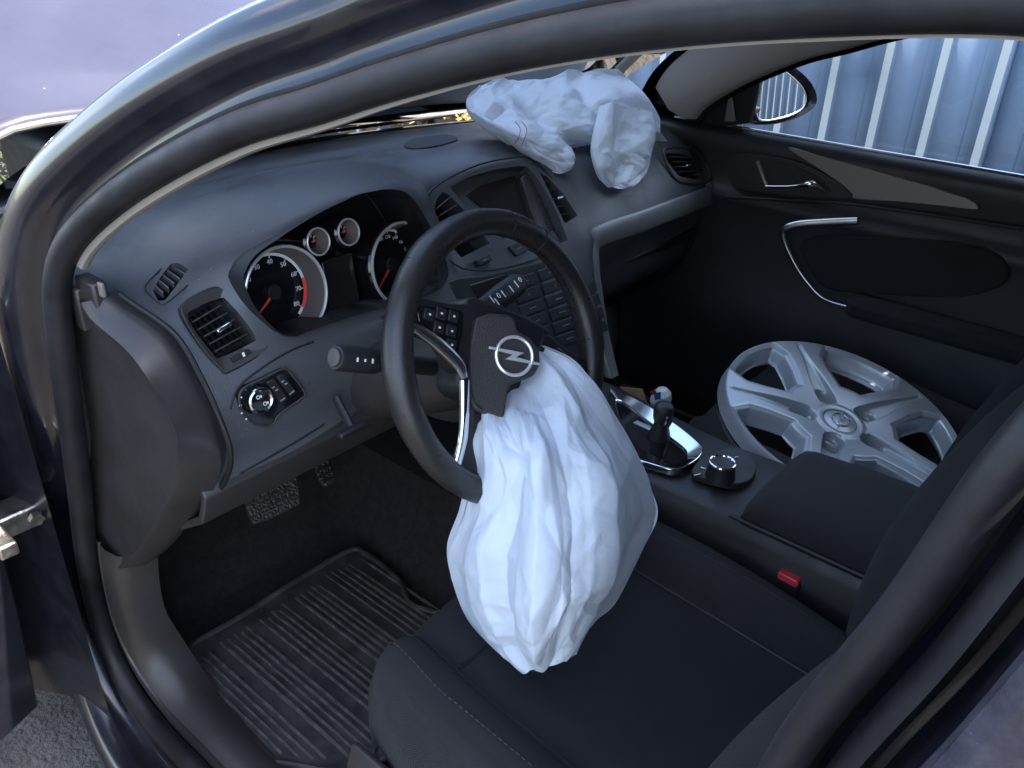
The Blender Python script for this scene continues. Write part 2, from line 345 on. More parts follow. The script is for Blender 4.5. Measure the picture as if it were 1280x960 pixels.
for _ in range(3):                            # even out the frames along the loop
    nl = []
    for i in range(len(LOOP)):
        B = Vector(); 
        for d_ in range(-7, 8): B += LOOP[(i+d_) % len(LOOP)][2]
        p, N, _b, wd = LOOP[i]; T = (LOOP[(i+1) % len(LOOP)][0]-LOOP[i-1][0]).normalized(); N = T.cross(B).normalized(); nl.append((p, N, N.cross(T).normalized(), wd))
    LOOP = nl
def sweep(loop, prof, closed=True, scale=True):
    """prof: (n, b) pairs; n beyond .045 stretches with the local skin width"""
    rows = []
    for (p, N, B, wd) in loop:
        row = []; bs = 1+1.0*max(0, min(1, (.125-wd)/.045))
        for (n, b) in prof:
            if scale and n > .045: n = .045+(n-.045)*(wd-.045)/.085
            row.append(p+N*n+B*(b*bs if scale and b > 0 else b))
        rows.append(row)
    m = MB(); m.grid(rows, closev=closed); return m
seal_prof = [(.002+.0165+.0165*math.cos(a)*(1 if math.cos(a) > 0 else 1), .008+.016*math.sin(a)) for a in [2*math.pi*k/14 for k in range(14)]]
rows = [[p+N*n*(1-.32*k)+B*b*(1-.2*k) for n, b in seal_prof] for (p, N, B, w_), k in zip(LOOP, BS)]
MB().grid(rows, closeu=True, closev=True).build('weatherstrip', M['rubber'], car, smooth=60, label='thick rubber door seal running round the opening')
sweep(LOOP, [(.030, .000), (.036, .010), (.041, .012), (.045, .006), (.047, .001)]).build('seal_lip', M['rubber'], car, smooth=60)
body = sweep(LOOP, [(.026, -.012), (.034, -.004), (.050, -.004), (.060, -.003), (.066, .001), (.070, .014), (.074, .026), (.082, .033), (.095, .036), (.112, .034), (.124, .026), (.130, .008), (.131, -.02)]).build(
    'door_frame', M['paint'], car, smooth=50, label='glossy black painted pillar and sill around the door opening')
# interior pillar and headliner edge trim
i0, i1 = 0, 9*SUBP+4
trw = []
for k in range(i0, i1):
    p, N, B, w_ = LOOP[k]; f_ = .15+.85*max(0, min(1, (k/SUBP-3)/4))
    trw.append([p+N*(n+.0035*(1-f_))+B*(b*f_) for n, b in [(.006, -.003), (-.0005, -.006), (.000, -.012), (.006, -.018), (.035, -.026), (.09, -.04)]])
MB().grid(trw).build('pillar_trim', M['beige'], car, smooth=60, label='pale beige trim inside the driver side pillar')
sweep(LOOP[int(21.5*SUBP):], [(.010, -.006), (.006, -.012), (.012, -.03), (.05, -.05), (.10, -.06)], closed=False, scale=False).build('pillar_trim', M['dark'], car, smooth=60)
sill = MB()   # sill kick plate inside the seal
sl0, sl1 = int(13.6*SUBP), 22*SUBP
sweep(LOOP[sl0:sl1], [(.004, -.004), (-.004, -.003), (-.007, -.007), (-.009, -.004), (-.022, -.006), (-.040, -.016), (-.052, -.035), (-.056, -.07)], closed=False, scale=False).build('sill_trim', M['dash2'], car, smooth=60)
sweep(LOOP[int(22.5*SUBP):int(27.3*SUBP)], [(.0535, .060), (.0545, .0745), (.058, .0775), (.085, .079), (.125, .077)], closed=False, scale=False).build('pillar_cover', M['dpiano'], car, smooth=40, label='dusty gloss black cover on the pillar behind the door opening')
# mirrored frame on the passenger side
ML = [(V(-p.x, p.y, p.z), V(-N.x, N.y, N.z), V(-B.x, B.y, B.z), w_) for p, N, B, w_ in LOOP]
sweep(ML, [(-.02, -.03), (-.02, .0), (.050, .006), (.066, .02), (.082, .033), (.112, .034), (.130, .008), (.131, -.02)]).build('door_frame', M['paint'], car, smooth=50)
def outer(i, n=.130, b=.004, mir=False):
    p, N, B, wd = (ML if mir else LOOP)[i]; n = .045+(n-.045)*(wd-.045)/.085
    return p+N*n+B*b
# windscreen between the two pillars
ia = [SUBP*k for k in (4, 5, 6, 7, 8)]
lft = [outer(i) for i in ia]; base_l = V(-.735, .70, 1.035); lft = lft+[lft[-1].lerp(base_l, .5)+V(-.01, 0, .005), base_l]
rws = []
for q in lft:
    row = []
    for k in range(25):
        u = k/24; x = q.x*(1-2*u); c = 4*u*(1-u); f_ = lft.index(q)/(len(lft)-1)
        row.append(V(x, q.y+c*(.10+.16*f_), q.z+c*(.055-.075*f_)))
    rws.append(row)
MB().grid(rws).build('windscreen', M['ws'], car, smooth=80)
# rubber edge of windscreen and roof skin
top_row = rws[0]
rr = [top_row]
for (dy, hz) in ((-.08, .02), (-.35, .055), (-.75, .06), (-1.15, .03), (-1.45, -.03)):
    yy = -.12+dy; row = []
    for k in range(25):
        u = k/24; c = 4*u*(1-u); xs = -.535*(1-2*u); row.append(V(xs, yy+c*.02, 1.455+hz*.2+c*.035-(.0 if dy > -1 else .05 if dy > -1.3 else .10)))
    rr.append(row)
MB().grid(rr).build('roof', M['paint'], car, smooth=80, solid=.02, label='black painted roof panel over the cabin')
MB().grid([[q+V(0, -.02, -.045) for q in r_] for r_ in rr]).build('headliner', M['head'], car, smooth=80)
for sx in (-1, 1):
    MB().grid([[V(sx*.50, y, 1.47), V(sx*.57, y, 1.445), V(sx*.615, y, 1.40), V(sx*.63, y, 1.365)] for y in ((-.42 if sx > 0 else -.66), -.7, -1.0, -1.3, -1.6)]).build('roof_rail', M['paint'], car, smooth=60, solid=.02)
# rear body: glass, deck, rear doors
re_ = rr[-1]
MB().grid([re_, [V(q.x*1.15, q.y-.30, q.z-.16) for q in re_], [V(q.x*1.25, q.y-.52, 1.06) for q in re_]]).build('rear_window', M['rglass'], car, smooth=80)
MB().box((0, -2.45, .72), (1.7, .8, .66)).build('boot', M['paint'], car, bevel=.08, seg=4)
MB().box((0, -1.75, .98), (1.3, .6, .04)).build('parcel_shelf', M['dark'], car, bevel=.01)
for sx in (-1, 1):
    MB().grid([[V(sx*.56, -1.55, 1.40), V(sx*.56, -1.2, 1.42)], [V(sx*.68, -2.05, 1.08), V(sx*.72, -1.5, 1.05)], [V(sx*.80, -2.1, .95), V(sx*.82, -1.5, .95)], [V(sx*.90, -2.1, .6), V(sx*.9, -1.5, .6)]]).build('rear_pillar', M['paint'], car, smooth=60, solid=.03)
    rd = MB().grid([[V(sx*.79, y, .985), V(sx*.845, y, .95), V(sx*.90, y, .80), V(sx*.91, y, .60), V(sx*.88, y, .32), V(sx*.84, y, .22)] for y in (-.655, -.9, -1.2, -1.5)]).build('rear_door', M['paint'], car, smooth=50, solid=.02, solid_off=0)
    gl = MB().grid([[V(sx*(.785-.18*k), y-(.0 if y < -.7 else .012*k/1.0), .985+.40*k) for k in (0, .25, .5, .75, 1)] for y in (-.735, -.95, -1.2, -1.45)]).build('window', M['rglass'], rd, smooth=60)
    # gloss black applique on the front edge of the rear door
    ap = []
    for k in range(9):
        u = k/8; xx = sx*(.812-.175*u); zz = .985+.40*u; yy = -.645-.02*u
        ap.append([V(xx+sx*-.012, yy+.004, zz), V(xx+sx*.002, yy, zz), V(xx+sx*.005, yy-.012, zz), V(xx+sx*.003, yy-.075, zz), V(xx-sx*.008, yy-.082, zz)])
    MB().grid(ap).build('pillar_cover', M['piano'], rd, smooth=40)
    MB().tube([V(sx*(.806-.175*k/8), -.737-.012*k/8, .987+.40*k/8) for k in range(9)], .006, 8).build('window_seal', M['rubber'], rd)
# outer skins ahead of the doors
for sx in (-1, 1):
    MB().grid([[V(sx*.76, y, 1.03-.10*max(0, y-.9)), V(sx*.83, y, .97-.10*max(0, y-.9)), V(sx*.885, y, .86), V(sx*.91, y, .66), V(sx*.90, y, .40), V(sx*.87, y, .22)] for y in (.66, .9, 1.2, 1.6)]).build('fender', M['paint'], car, smooth=50, solid=.015)
# buckled bonnet tented up by the crash
def bon(x, y):
    u = (y-.90)/1.0
    prof = [(0, 1.112), (.12, 1.165), (.35, 1.285), (.55, 1.385), (.60, 1.395), (.66, 1.36), (.8, 1.20), (1.0, .92)]
    z = 0
    for (a, za), (b, zb) in zip(prof, prof[1:]):
        if a <= u <= b+1e-6: z = za+(zb-za)*(u-a)/(b-a); break
    z += .035*(1-(x/.78)**2)*(.4+.6*u)+.012*noise.noise(V(x*3, y*3, 1))+.10*max(0, x-.0)*(-.6)*min(1, u*3)
    z -= .05*max(0, abs(x)-.55)/.2
    return V(x, y-.0*(x*x), z)
bb = MB().grid([[bon(-.76+1.52*i/40, .90+1.0*j/40) for i in range(41)] for j in range(41)])
bn = bb.build('bonnet', M['bonnet'], car, smooth=70, solid=.012, label='buckled dusty black bonnet pushed up in front of the windscreen')
MB().tube([bon(-.76+1.52*i/30, .90)+V(0, -.004, -.006) for i in range(31)], .006, 8).build('rear_edge', M['taupe'], bn)
MB().box((0, 1.25, .60), (1.3, .75, .5)).build('engine', M['black'], car, bevel=.05)
MB().box((-.22, 1.22, .94), (.42, .30, .22)).build('engine_cover', M['dark'], car, bevel=.03, seg=3)
# cowl, wipers and leaves
MB().grid([[V(x, .70+.27*(1-(x/.75)**2), 1.0-.015*(x/.7)**2+.035*abs(x/.75)**3), V(x, .86+.22*(1-(x/.75)**2), .97)] for x in [-.74+1.48*k/24 for k in range(25)]]).build('cowl', M['dark'], car, solid=.01)
def wiper(x0, x1, y0, y1):
    e = MB().tube([V(x0, y0, 1.02), V((x0+x1)/2, (y0+y1)/2+.01, 1.03), V(x1, y1, 1.02)], .007, 6).build('wiper', M['dark'], car)
    MB().tube([V(x0+.05, y0-.02, 1.012), V(x1+.12, y1-.03, 1.014)], .004, 6).build('blade', M['rubber'], e)
    MB().box((x0, y0, 1.0), (.03, .03, .05)).build('pivot', M['dark'], e, bevel=.005)
wiper(.42, -.10, .92, .985); wiper(-.20, -.62, .97, .74)
lv = MB(); rnd = random.Random(5)
for i in range(900):
    x = rnd.uniform(.1, .72); y = .74+.27*(1-(x/.75)**2)+rnd.uniform(.0, .22); p = V(x, y, .99+rnd.uniform(0, .035)); d = V(rnd.gauss(0, 1), rnd.gauss(0, 1), rnd.gauss(0, .5)).normalized(); q = d.orthogonal().normalized(); s_ = rnd.uniform(.006, .02)
    lv.add([p-q*s_*.5, p+d*s_, p+q*s_*.5, p-d*s_*.7], [(0, 1, 2, 3)])
tag(lv.build('fallen_leaves', M['leaf'], smooth=0, fixn=False), 'dry yellow leaves lying at the foot of the windscreen', 'leaves', kind='stuff')
# hinge pillar jamb and the opened driver door
jb = MB().grid([[V(-.775, .50, z), V(-.80, .60, z), V(-.835, .66, z), V(-.86, .665, z)] for z in (1.0, .8, .6, .4, .25)]).build('hinge_pillar', M['jamb'], car, smooth=50)
dd = V(-.93, -.36, 0).normalized(); dn = V(dd.y, -dd.x, 0)
if dn.y > 0: dn = -dn
H0 = V(-.855, .60, 0)
drows = []
for u in (0, .3, .6, .9, 1.05):
    q = H0+dd*u; drows.append([q+V(0, 0, .99), q+dn*.05+V(0, 0, .96), q+dn*.07+V(0, 0, .75), q+dn*.05+V(0, 0, .5), q+dn*.02+V(0, 0, .28), q-dn*.06+V(0, 0, .28), q-dn*.09+V(0, 0, .6), q-dn*.05+V(0, 0, .96)])
dm = MB().grid(drows, closeu=True); dm.f.append(tuple(range(8))); dm.f.append(tuple(range(len(dm.v)-8, len(dm.v))))
drv = dm.build('driver_door', M['jamb'], car, smooth=40, bevel=.006)
MB().tube([H0+dd*.05+V(0, 0, .99), H0+dd*.45+V(0, 0, 1.30), H0+dd*.8+V(0, 0, 1.37), H0+dd*1.05+V(0, 0, 1.3), H0+dd*1.05+V(0, 0, .99)], .022, 8).build('window_frame', M['paint'], drv)
for z in (.66,):
    hg = MB().box((-.80, .555, z), (.07, .05, .035)).tube([V(-.835, .54, z-.03), V(-.835, .54, z+.04)], .011, 10)
    hg.box((-.845, .50, z+.005), (.025, .06, .022)).build('hinge', M['bolt'], car, bevel=.004)
    MB().tube([V(-.79, .522, z+.005), V(-.79, .512, z+.005)], .010, 6).build('hinge_bolt', M['bolt'], car)
MB().tube([at(6, 690, x=-.81), at(18, 735, x=-.81), at(30, 775, x=-.80), at(68, 796, x=-.78)], [.004, .006, .009, .010], 8, flat=.6).build('jamb_edge_glint', M['bolt'], car)  # added strip standing in for bright reflections along the jamb edges
# ---------------------------------------------------------------- cabin floor
MB().grid([[V(x, y, z) for x, z in ((-.745, .24), (-.70, .23), (-.2, .23), (-.15, .28), (-.11, .42), (.11, .42), (.15, .28), (.2, .23), (.70, .23), (.745, .24))] for y in (-1.9, -.6, .3, .62)]
          +[[V(x, .86, .52+.0*abs(x)) for x in (-.745, -.70, -.2, -.15, -.11, .11, .15, .2, .70, .745)], [V(x, .92, .95) for x in (-.745, -.70, -.2, -.15, -.11, .11, .15, .2, .70, .745)]]).build('floor_carpet', M['carpet'], car, smooth=50, solid=.02)
# kick panel beside the driver's feet
MB().grid([[V(-.690, .56, .30), V(-.685, .60, .30)], [V(-.708, .53, .62), V(-.70, .62, .62)], [V(-.722, .45, .80), V(-.70, .62, .85)], [V(-.724, .42, .98), V(-.70, .62, 1.0)]]).build('kick_panel', M['dash2'], car, smooth=70, solid=.01)
for sx in (1,):
    MB().grid([[V(.735, .10, .285), V(.715, .10, .25)], [V(.735, .5, .30), V(.712, .5, .24)], [V(.735, .55, .6), V(.70, .75, .6)], [V(.735, .45, 1.0), V(.70, .75, 1.0)]]).build('kick_panel', M['dark'], car, smooth=70, solid=.01)

# ---------------------------------------------------------------- dashboard
ST = {  # x: profile (y, z) from windscreen base over the brow and down to the knees
 -.705: [(.66, .98), (.64, 1.015), (.58, 1.022), (.50, 1.028), (.45, 1.03), (.405, 1.022), (.36, .99), (.315, .93), (.275, .87), (.265, .82), (.285, .765), (.55, .69)],
 -.66: [(.72, .97), (.70, 1.012), (.62, 1.025), (.52, 1.038), (.45, 1.042), (.385, 1.028), (.335, .995), (.285, .93), (.248, .875), (.240, .82), (.265, .765), (.55, .69)],
 -.60: [(.80, .96), (.78, 1.005), (.66, 1.025), (.54, 1.048), (.44, 1.056), (.355, 1.040), (.305, .997), (.265, .93), (.236, .878), (.232, .82), (.258, .765), (.55, .68)],
 -.54: [(.84, .96), (.82, 1.003), (.68, 1.026), (.55, 1.062), (.42, 1.082), (.320, 1.066), (.285, 1.02), (.256, .94), (.233, .885), (.230, .82), (.258, .765), (.55, .68)],
 -.46: [(.88, .96), (.86, 1.001), (.70, 1.028), (.56, 1.073), (.40, 1.104), (.296, 1.092), (.276, 1.05), (.254, .945), (.236, .905), (.232, .83), (.262, .77), (.55, .68)],
 -.37: [(.91, .96), (.89, 1.000), (.72, 1.028), (.56, 1.077), (.40, 1.112), (.288, 1.106), (.270, 1.07), (.254, .94), (.240, .915), (.235, .84), (.268, .775), (.55, .68)],
 -.28: [(.93, .96), (.91, 1.000), (.74, 1.028), (.56, 1.073), (.41, 1.108), (.292, 1.098), (.274, 1.05), (.256, .94), (.242, .90), (.236, .83), (.262, .77), (.52, .68)],
 -.20: [(.94, .96), (.92, .999), (.75, 1.026), (.57, 1.062), (.43, 1.087), (.325, 1.068), (.300, 1.03), (.268, .94), (.245, .89), (.228, .81), (.240, .74), (.45, .66)],
 -.14: [(.95, .96), (.93, .999), (.76, 1.024), (.58, 1.056), (.45, 1.080), (.378, 1.065), (.345, 1.03), (.285, .94), (.245, .87), (.210, .78), (.196, .70), (.32, .62)],
 .0: [(.96, .96), (.94, .998), (.77, 1.022), (.58, 1.054), (.45, 1.080), (.375, 1.070), (.340, 1.035), (.272, .94), (.234, .865), (.204, .78), (.190, .70), (.30, .62)],
 .14: [(.95, .96), (.93, .999), (.76, 1.022), (.58, 1.050), (.45, 1.070), (.365, 1.055), (.325, 1.02), (.262, .94), (.232, .87), (.204, .78), (.190, .70), (.32, .62)],
 .19: [(.94, .96), (.92, .999), (.75, 1.022), (.57, 1.046), (.45, 1.060), (.362, 1.043), (.315, 1.00), (.262, .935), (.252, .89), (.270, .82), (.30, .72), (.45, .62)],
 .35: [(.90, .96), (.88, 1.000), (.72, 1.020), (.56, 1.040), (.45, 1.050), (.366, 1.034), (.315, .99), (.265, .925), (.257, .89), (.285, .84), (.32, .72), (.5, .62)],
 .60: [(.80, .96), (.78, 1.003), (.66, 1.018), (.54, 1.032), (.45, 1.036), (.375, 1.022), (.325, .985), (.278, .915), (.270, .88), (.295, .84), (.33, .72), (.55, .62)],
 .705: [(.66, .98), (.64, 1.012), (.58, 1.018), (.50, 1.02), (.45, 1.02), (.405, 1.012), (.36, .98), (.305, .91), (.290, .875), (.305, .83), (.34, .72), (.55, .62)]}
xs_ = sorted(ST)
fine = []
for i in range(len(xs_)-1):
    for k in range(4): fine.append(i+k/4)
fine.append(len(xs_)-1)
srows = []
for t in fine:
    prof = []
    for j in range(12):
        q = cr([V(x, *ST[x][j]) for x in xs_], t) if t < len(xs_)-1 else V(xs_[-1], *ST[xs_[-1]][j]); prof.append(q)
    srows.append(spline(prof, 4))
dm = MB().grid(srows, closeu=True)
nn = len(srows[0]); dm.f.append(tuple(range(nn))); dm.f.append(tuple(reversed(range(len(dm.v)-nn, len(dm.v)))))
dash = dm.build('dashboard', M['dash'], car, smooth=45, label='charcoal moulded dashboard with hooded dials and round vents')
# planes of the features on it
nL = V(-.12, -.88, .46).normalized(); OL = V(-.595, .283, .965)                 # left vent
nC = V(0, -.97, .2).normalized(); OC = V(-.37, .262, 1.0)                         # cluster mouth
nM = V(0, -.83, .555).normalized(); OM = V(0, .305, .985)                        # centre stack
nR = V(.06, -.86, .5).normalized(); OR = V(.60, .30, .95)                        # right vent
nS = V(-.08, -.975, .2).normalized(); OS = V(-.56, .236, .887)                  # light switch
nD = V(-.12, -.42, .9).normalized(); OD = V(-.615, .375, 1.040)                   # side demister
clus = spline(pxs([(356, 420), (320, 388), (304, 355), (305, 338), (317, 319), (343, 300), (385, 273), (438, 246), (469, 238), (492, 237), (509, 243), (521, 258), (535, 282), (552, 315), (558, 345), (540, 366), (482, 383), (438, 395), (390, 412)], OC, nC), 3, True)
ventL = spline(pxs([(234, 400), (243, 386), (272, 374), (283, 378), (316, 420), (311, 430), (275, 447), (266, 444)], OL, nL), 3, True)
scr = pxs([(567, 231), (590, 219), (620, 211), (650, 207), (660, 208), (672, 225), (690, 262), (706, 302), (662, 318), (632, 300), (600, 275)], OM, nM)
vcl = pxs([(541, 266), (549, 247), (558, 237), (566, 241), (590, 268), (614, 303), (580, 320), (560, 300)], OM, nM)
vcr = pxs([(674, 216), (684, 222), (702, 246), (717, 272), (702, 282), (690, 255)], OM, nM)
ventR = spline(pxs([(833, 194), (840, 190), (862, 192), (872, 200), (880, 216), (874, 222), (852, 222), (842, 212)], OR, nR), 2, True)
dem = pxs([(191, 359), (200, 346), (214, 333), (222, 334), (235.5, 343), (206, 369), (197, 369)], OD, nD)
cm = MB()
cut(dash, [MB().prism([p+nC*.06 for p in clus], nC, .17), MB().prism([p+nL*.03 for p in ventL], nL, .085), MB().prism([p+nM*.05 for p in scr], nM, .075), MB().prism([p+nM*.05 for p in vcl], nM, .11), MB().prism([p+nM*.05 for p in vcr], nM, .11),
           MB().prism([p+nR*.04 for p in ventR], nR, .09), MB().prism([p+nD*.04 for p in dem], nD, .075)])
def lip(name, loop, n, rad, m, off=0.0, parent=None):
    q = [p+n*off for p in loop]; mb = MB(); rows_ = []
    k = len(q)
    for i, p in enumerate(q):
        t = (q[(i+1) % k]-q[i-1]).normalized(); a = t.cross(n).normalized()
        rows_.append([p+a*(rad*math.cos(2*math.pi*j/8))+n*(rad*.7*math.sin(2*math.pi*j/8)) for j in range(8)])
    return mb.grid(rows_, closeu=True, closev=True).build(name, m, parent or dash, smooth=60)
# surface snap: put features on the real dash surface
from mathutils.bvhtree import BVHTree
dme = dash.data; BV = BVHTree.FromPolygons([v.co+ORG[dash] for v in dme.vertices], [tuple(p.vertices) for p in dme.polygons])
def hit(px, py):
    h = BV.ray_cast(CAM, ray(px, py).normalized()); return h[0], h[1]
# instrument hood
wall = MB()
back = [p-nC*.095 for p in clus]
wall.prism(back, nC, .004).build('cluster_panel', M['piano'], dash, smooth=0)
mbw = MB(); mbw.grid([[p+nC*.004 for p in clus], [p-nC*.02 for p in clus], [p-nC*.093 for p in clus]], closeu=True).build('cluster_hood', M['dark'], dash, smooth=60)
gn_ = V(0, -.975, .22).normalized(); g1, g2, _ = frame(gn_)
def gauge(px, py, rad, depth, big, needle_a, nums, a_start, a_step, redz):
    O = atp(px, py, V(-.37, .303, .972), gn_)
    mb = MB().ring(O, gn_, rad, .0024 if big else .0015, 56, 8, flat=1.2); mb.build('gauge_ring', M['badge'], dash)
    MB().lathe(O, gn_, [(rad+.003, -.06), (rad+.004, -.004), (rad-.001, .0)], 48).build('gauge_housing', M['piano'], dash)
    MB().lathe(O, gn_, [(rad-.002, 0), (rad-.006, -depth*.5), (rad-.009, -depth)], 48).build('gauge_wall', M['grey'], dash)
    fc = O-gn_*depth
    MB().lathe(fc, gn_, [(rad-.008, 0), (.0001, 0)], 48).build('gauge_face', M['piano'], dash)
    up_ = gn_*.0012; pr_ = MB()
    if big:
        MB().lathe(fc+up_, gn_, [(rad-.0135, 0), (rad-.0095, .001)], 40, a0=R(-52), a1=R(195)).build('gauge_scale', M['white'], dash)
        if redz: MB().lathe(fc+up_*2.2, gn_, [(rad-.0145, 0), (rad-.0095, .001)], 16, a0=R(-40), a1=R(8)).build('gauge_red_zone', M['needle'], dash)
        for i, s_ in enumerate(nums):
            a = R(a_start-a_step*i); c = g1*math.cos(a)+g2*math.sin(a)
            pr_.text(s_, .0095 if redz else .0075, fc+c*(rad-.022)+up_, g1, g2, gn_)
            pr_.box(fc+c*(rad-.0155)+up_, (.003, .0012, .0006), (c, gn_.cross(c), gn_))
    else:
        for i in range(5):
            a = R(200-40*i); c = g1*math.cos(a)+g2*math.sin(a); pr_.box(fc+c*(rad-.011)+up_, (.004, .0012, .0006), (c, gn_.cross(c), gn_))
    pr_.build('gauge_numerals', M['white'], dash, smooth=0)
    a = R(needle_a); c = g1*math.cos(a)+g2*math.sin(a); s = gn_.cross(c); Ln = rad-.016
    MB().add([fc+c*Ln-s*.0008+gn_*.005, fc+c*Ln+s*.0008+gn_*.005, fc-c*.004+s*.0022+gn_*.006, fc-c*.004-s*.0022+gn_*.006, fc+c*Ln-s*.0008+gn_*.004, fc+c*Ln+s*.0008+gn_*.004, fc-c*.004+s*.0022+gn_*.004, fc-c*.004-s*.0022+gn_*.004],
             [(0, 1, 2, 3), (4, 7, 6, 5), (0, 4, 5, 1), (1, 5, 6, 2), (2, 6, 7, 3), (3, 7, 4, 0)]).build('needle', M['needle'], dash, smooth=0)
    if big: MB().lathe(fc, gn_, [(.011, 0), (.011, .006), (.009, .008), (.0001, .008)], 20).build('needle_cap', M['black'], dash)
gauge(359, 367, .0640, .036, True, 215, ['10', '20', '30', '40', '50', '60', '70', '80'], 171, 30, True)
gauge(506, 331, .0640, .036, True, 222, ['20', '40', '60', '80', '100', '120', '140', '160', '180', '200', '220', '240'], 185, 20.5, False)
gauge(398, 302, .0185, .018, False, 200, [], 0, 0, False)
gauge(436, 290, .0185, .018, False, 200, [], 0, 0, False)
# info display between the dials
MB().prism(pxs([(402, 328), (440, 314), (452, 385), (415, 398)], OC-nC*.07, nC), nC, .01).build('info_display', M['screen'], dash, bevel=.002)
MB().prism(spline(pxs([(360, 428), (440, 403), (520, 380), (524, 388), (445, 412), (368, 438)], V(-.37, .255, .93), V(0, -.6, .8)), 2, True), V(0, -.6, .8), .012).build('cluster_shelf', M['dark'], dash, bevel=.003)
# vents: bezel, slats, fins, tab
def inset(loop, k, n=None, off=0):
    c = sum(loop, Vector())/len(loop); r_ = [c+(p-c)*k for p in loop]
    return [p+n*off for p in r_] if n else r_
def slatbar(a, b, n, w, th, name, m, depth=0.0):
    d = (b-a).normalized(); s = n.cross(d); mb = MB()
    mb.box((a+b)/2-n*depth, ((b-a).length, th, w), (d, s, n)); return mb.build(name, m, dash, bevel=.0006, seg=1)
outL = spline(pxs([(227, 392), (233, 377), (262, 362), (279, 363), (290, 374), (317, 407), (333, 431), (323, 443), (285, 464), (276, 461), (250, 432)], OL, nL), 3, True)
ctrL = sum(ventL, Vector())/len(ventL)
inL = []
for p in outL:                              # bezel inner edge: where the ray to the centre meets the opening
    inL.append(min(ventL, key=lambda q: -((q-ctrL).normalized().dot((p-ctrL).normalized()))))
MB().frameprism([p+nL*.006 for p in outL], [p+nL*.004 for p in inL], nL, .02).build('vent_bezel', M['dash2'], dash, smooth=50, bevel=.002)
lip('vent_rim', [p for p in outL], nL, .0022, M['dark'], .0035)
MB().prism([p-nL*.044 for p in ventL], nL, .004).build('vent_back', M['black'], dash)
A_, B_, C_, D_ = pxs([(237, 398), (272, 377), (314, 421), (272, 444)], OL, nL)
for i in range(5):
    u = .10+i*.2; slatbar(A_.lerp(D_, u), B_.lerp(C_, u), nL, .020, .0022, 'vent_slat', M['dash2'], .008+.002*(i % 2))
for i in range(5):
    u = .12+i*.19; slatbar(A_.lerp(B_, u), D_.lerp(C_, u), nL, .014, .0014, 'vent_fin', M['dark'], .026)
MB().box(A_.lerp(C_, .52)+nL*.004, (.022, .0055, .012), ((B_-A_).normalized(), nL.cross((B_-A_).normalized()), nL)).build('vent_tab', M['chrome'], dash, bevel=.0015)
MB().prism(pxs([(288, 447), (311, 436), (315, 441), (292, 453)], OL+nL*.008, nL), nL, .008).build('vent_wheel', M['black'], dash, bevel=.001)
MB().prism(pxs([(302.5, 441), (305, 440), (307, 445), (304.5, 446)], OL+nL*.0095, nL), nL, .004).build('vent_mark', M['white'], dash)
# side demister grille
outD = spline(pxs([(181, 358), (195, 342), (212, 328), (224, 329), (246, 342), (228, 362), (206, 380), (198, 378), (186, 368)], OD+nD*.001, nD), 3, True)
lip('demister_rim', outD, nD, .0013, M['dark'], 0)
MB().prism([p-nD*.033 for p in dem], nD, .003).build('demister_back', M['black'], dash)
for (a, b) in (((193, 356), (204, 366)), ((198, 348), (212, 362.5)), ((204, 341.5), (219.5, 356)), ((211, 335.5), (227, 349.5))):
    pa, pb = atp(*a, OD, nD), atp(*b, OD, nD)
for i in range(5):
    u = .04+i*.225; a = (192+26*u-1, 361-28*u); 
    pa = atp(192+24*u, 360-27*u, OD-nD*.003, nD); pb = atp(203+31*u, 370-26*u, OD-nD*.003, nD)
    slatbar(pa, pb, nD, .010, .0022, 'demister_slat', M['dash'], 0)
# light switch panel
sw = spline(pxs([(298, 497), (303, 486), (313, 480), (330, 472), (353, 461), (362, 466), (380, 490), (376, 498), (348, 518), (342, 528), (331, 532), (314, 527), (302, 513)], OS+nS*.004, nS), 3, True)
MB().prism([p+nS*.001 for p in sw], nS, .03).build('light_switch_panel', M['piano'], dash, smooth=40, bevel=.0015)
lip('light_switch_rim', sw, nS, .0016, M['dash2'], .002)
kO = atp(326, 501, OS+nS*.02, nS)
MB().lathe(kO-nS*.018, nS, [(.021, 0), (.0185, .006), (.0165, .014), (.0150, .018)], 40).build('light_knob', M['piano'], dash)
MB().ring(kO, nS, .0148, .0028, 40, 8).build('light_knob_ring', M['chrome'], dash)
MB().lathe(kO+nS*.0005, nS, [(.0135, 0), (.0001, .001)], 40).build('light_knob_face', M['piano'], dash)
s1, s2, _ = frame(nS)
ic = MB()
for dx, dy in ((-.003, .006), (.004, -.005)): ic.ring(kO+nS*.0015+s1*dx+s2*dy, nS, .0022, .0005, 12, 4); ic.box(kO+nS*.0015+s1*(dx+.004)+s2*dy, (.002, .003, .0004), (s1, s2, nS))
for k in range(6):
    a = R(95+k*24); c = s1*math.cos(a)+s2*math.sin(a); ic.box(atp(323, 504, OS+nS*.0065, nS)+c*.0245, (.0035, .0018, .0005), (c, nS.cross(c), nS))
ic.build('switch_icons', M['white'], dash, smooth=0)
for poly in ([(333, 478), (343, 473), (361, 499), (352, 505)], [(346, 471), (354, 467), (371, 490), (364, 496)]):
    bt = MB().prism(pxs(poly, OS+nS*.009, nS), nS, .01).build('switch_button', M['dark'], dash, bevel=.0015)
    c0, c1, c2, c3 = pxs(poly, OS+nS*.0098, nS); q = MB()
    for u in (.25, .5): q.box(c0.lerp(c2, u*.6+.15), (.004, .0016, .0005), ((c1-c0).normalized(), nS.cross((c1-c0).normalized()), nS))
    q.box(c3.lerp(c2, .45).lerp(c0, .12), (.008, .0012, .0005), ((c2-c3).normalized(), nS.cross((c2-c3).normalized()), nS)); q.build('button_mark', M['mark'], dash, smooth=0)
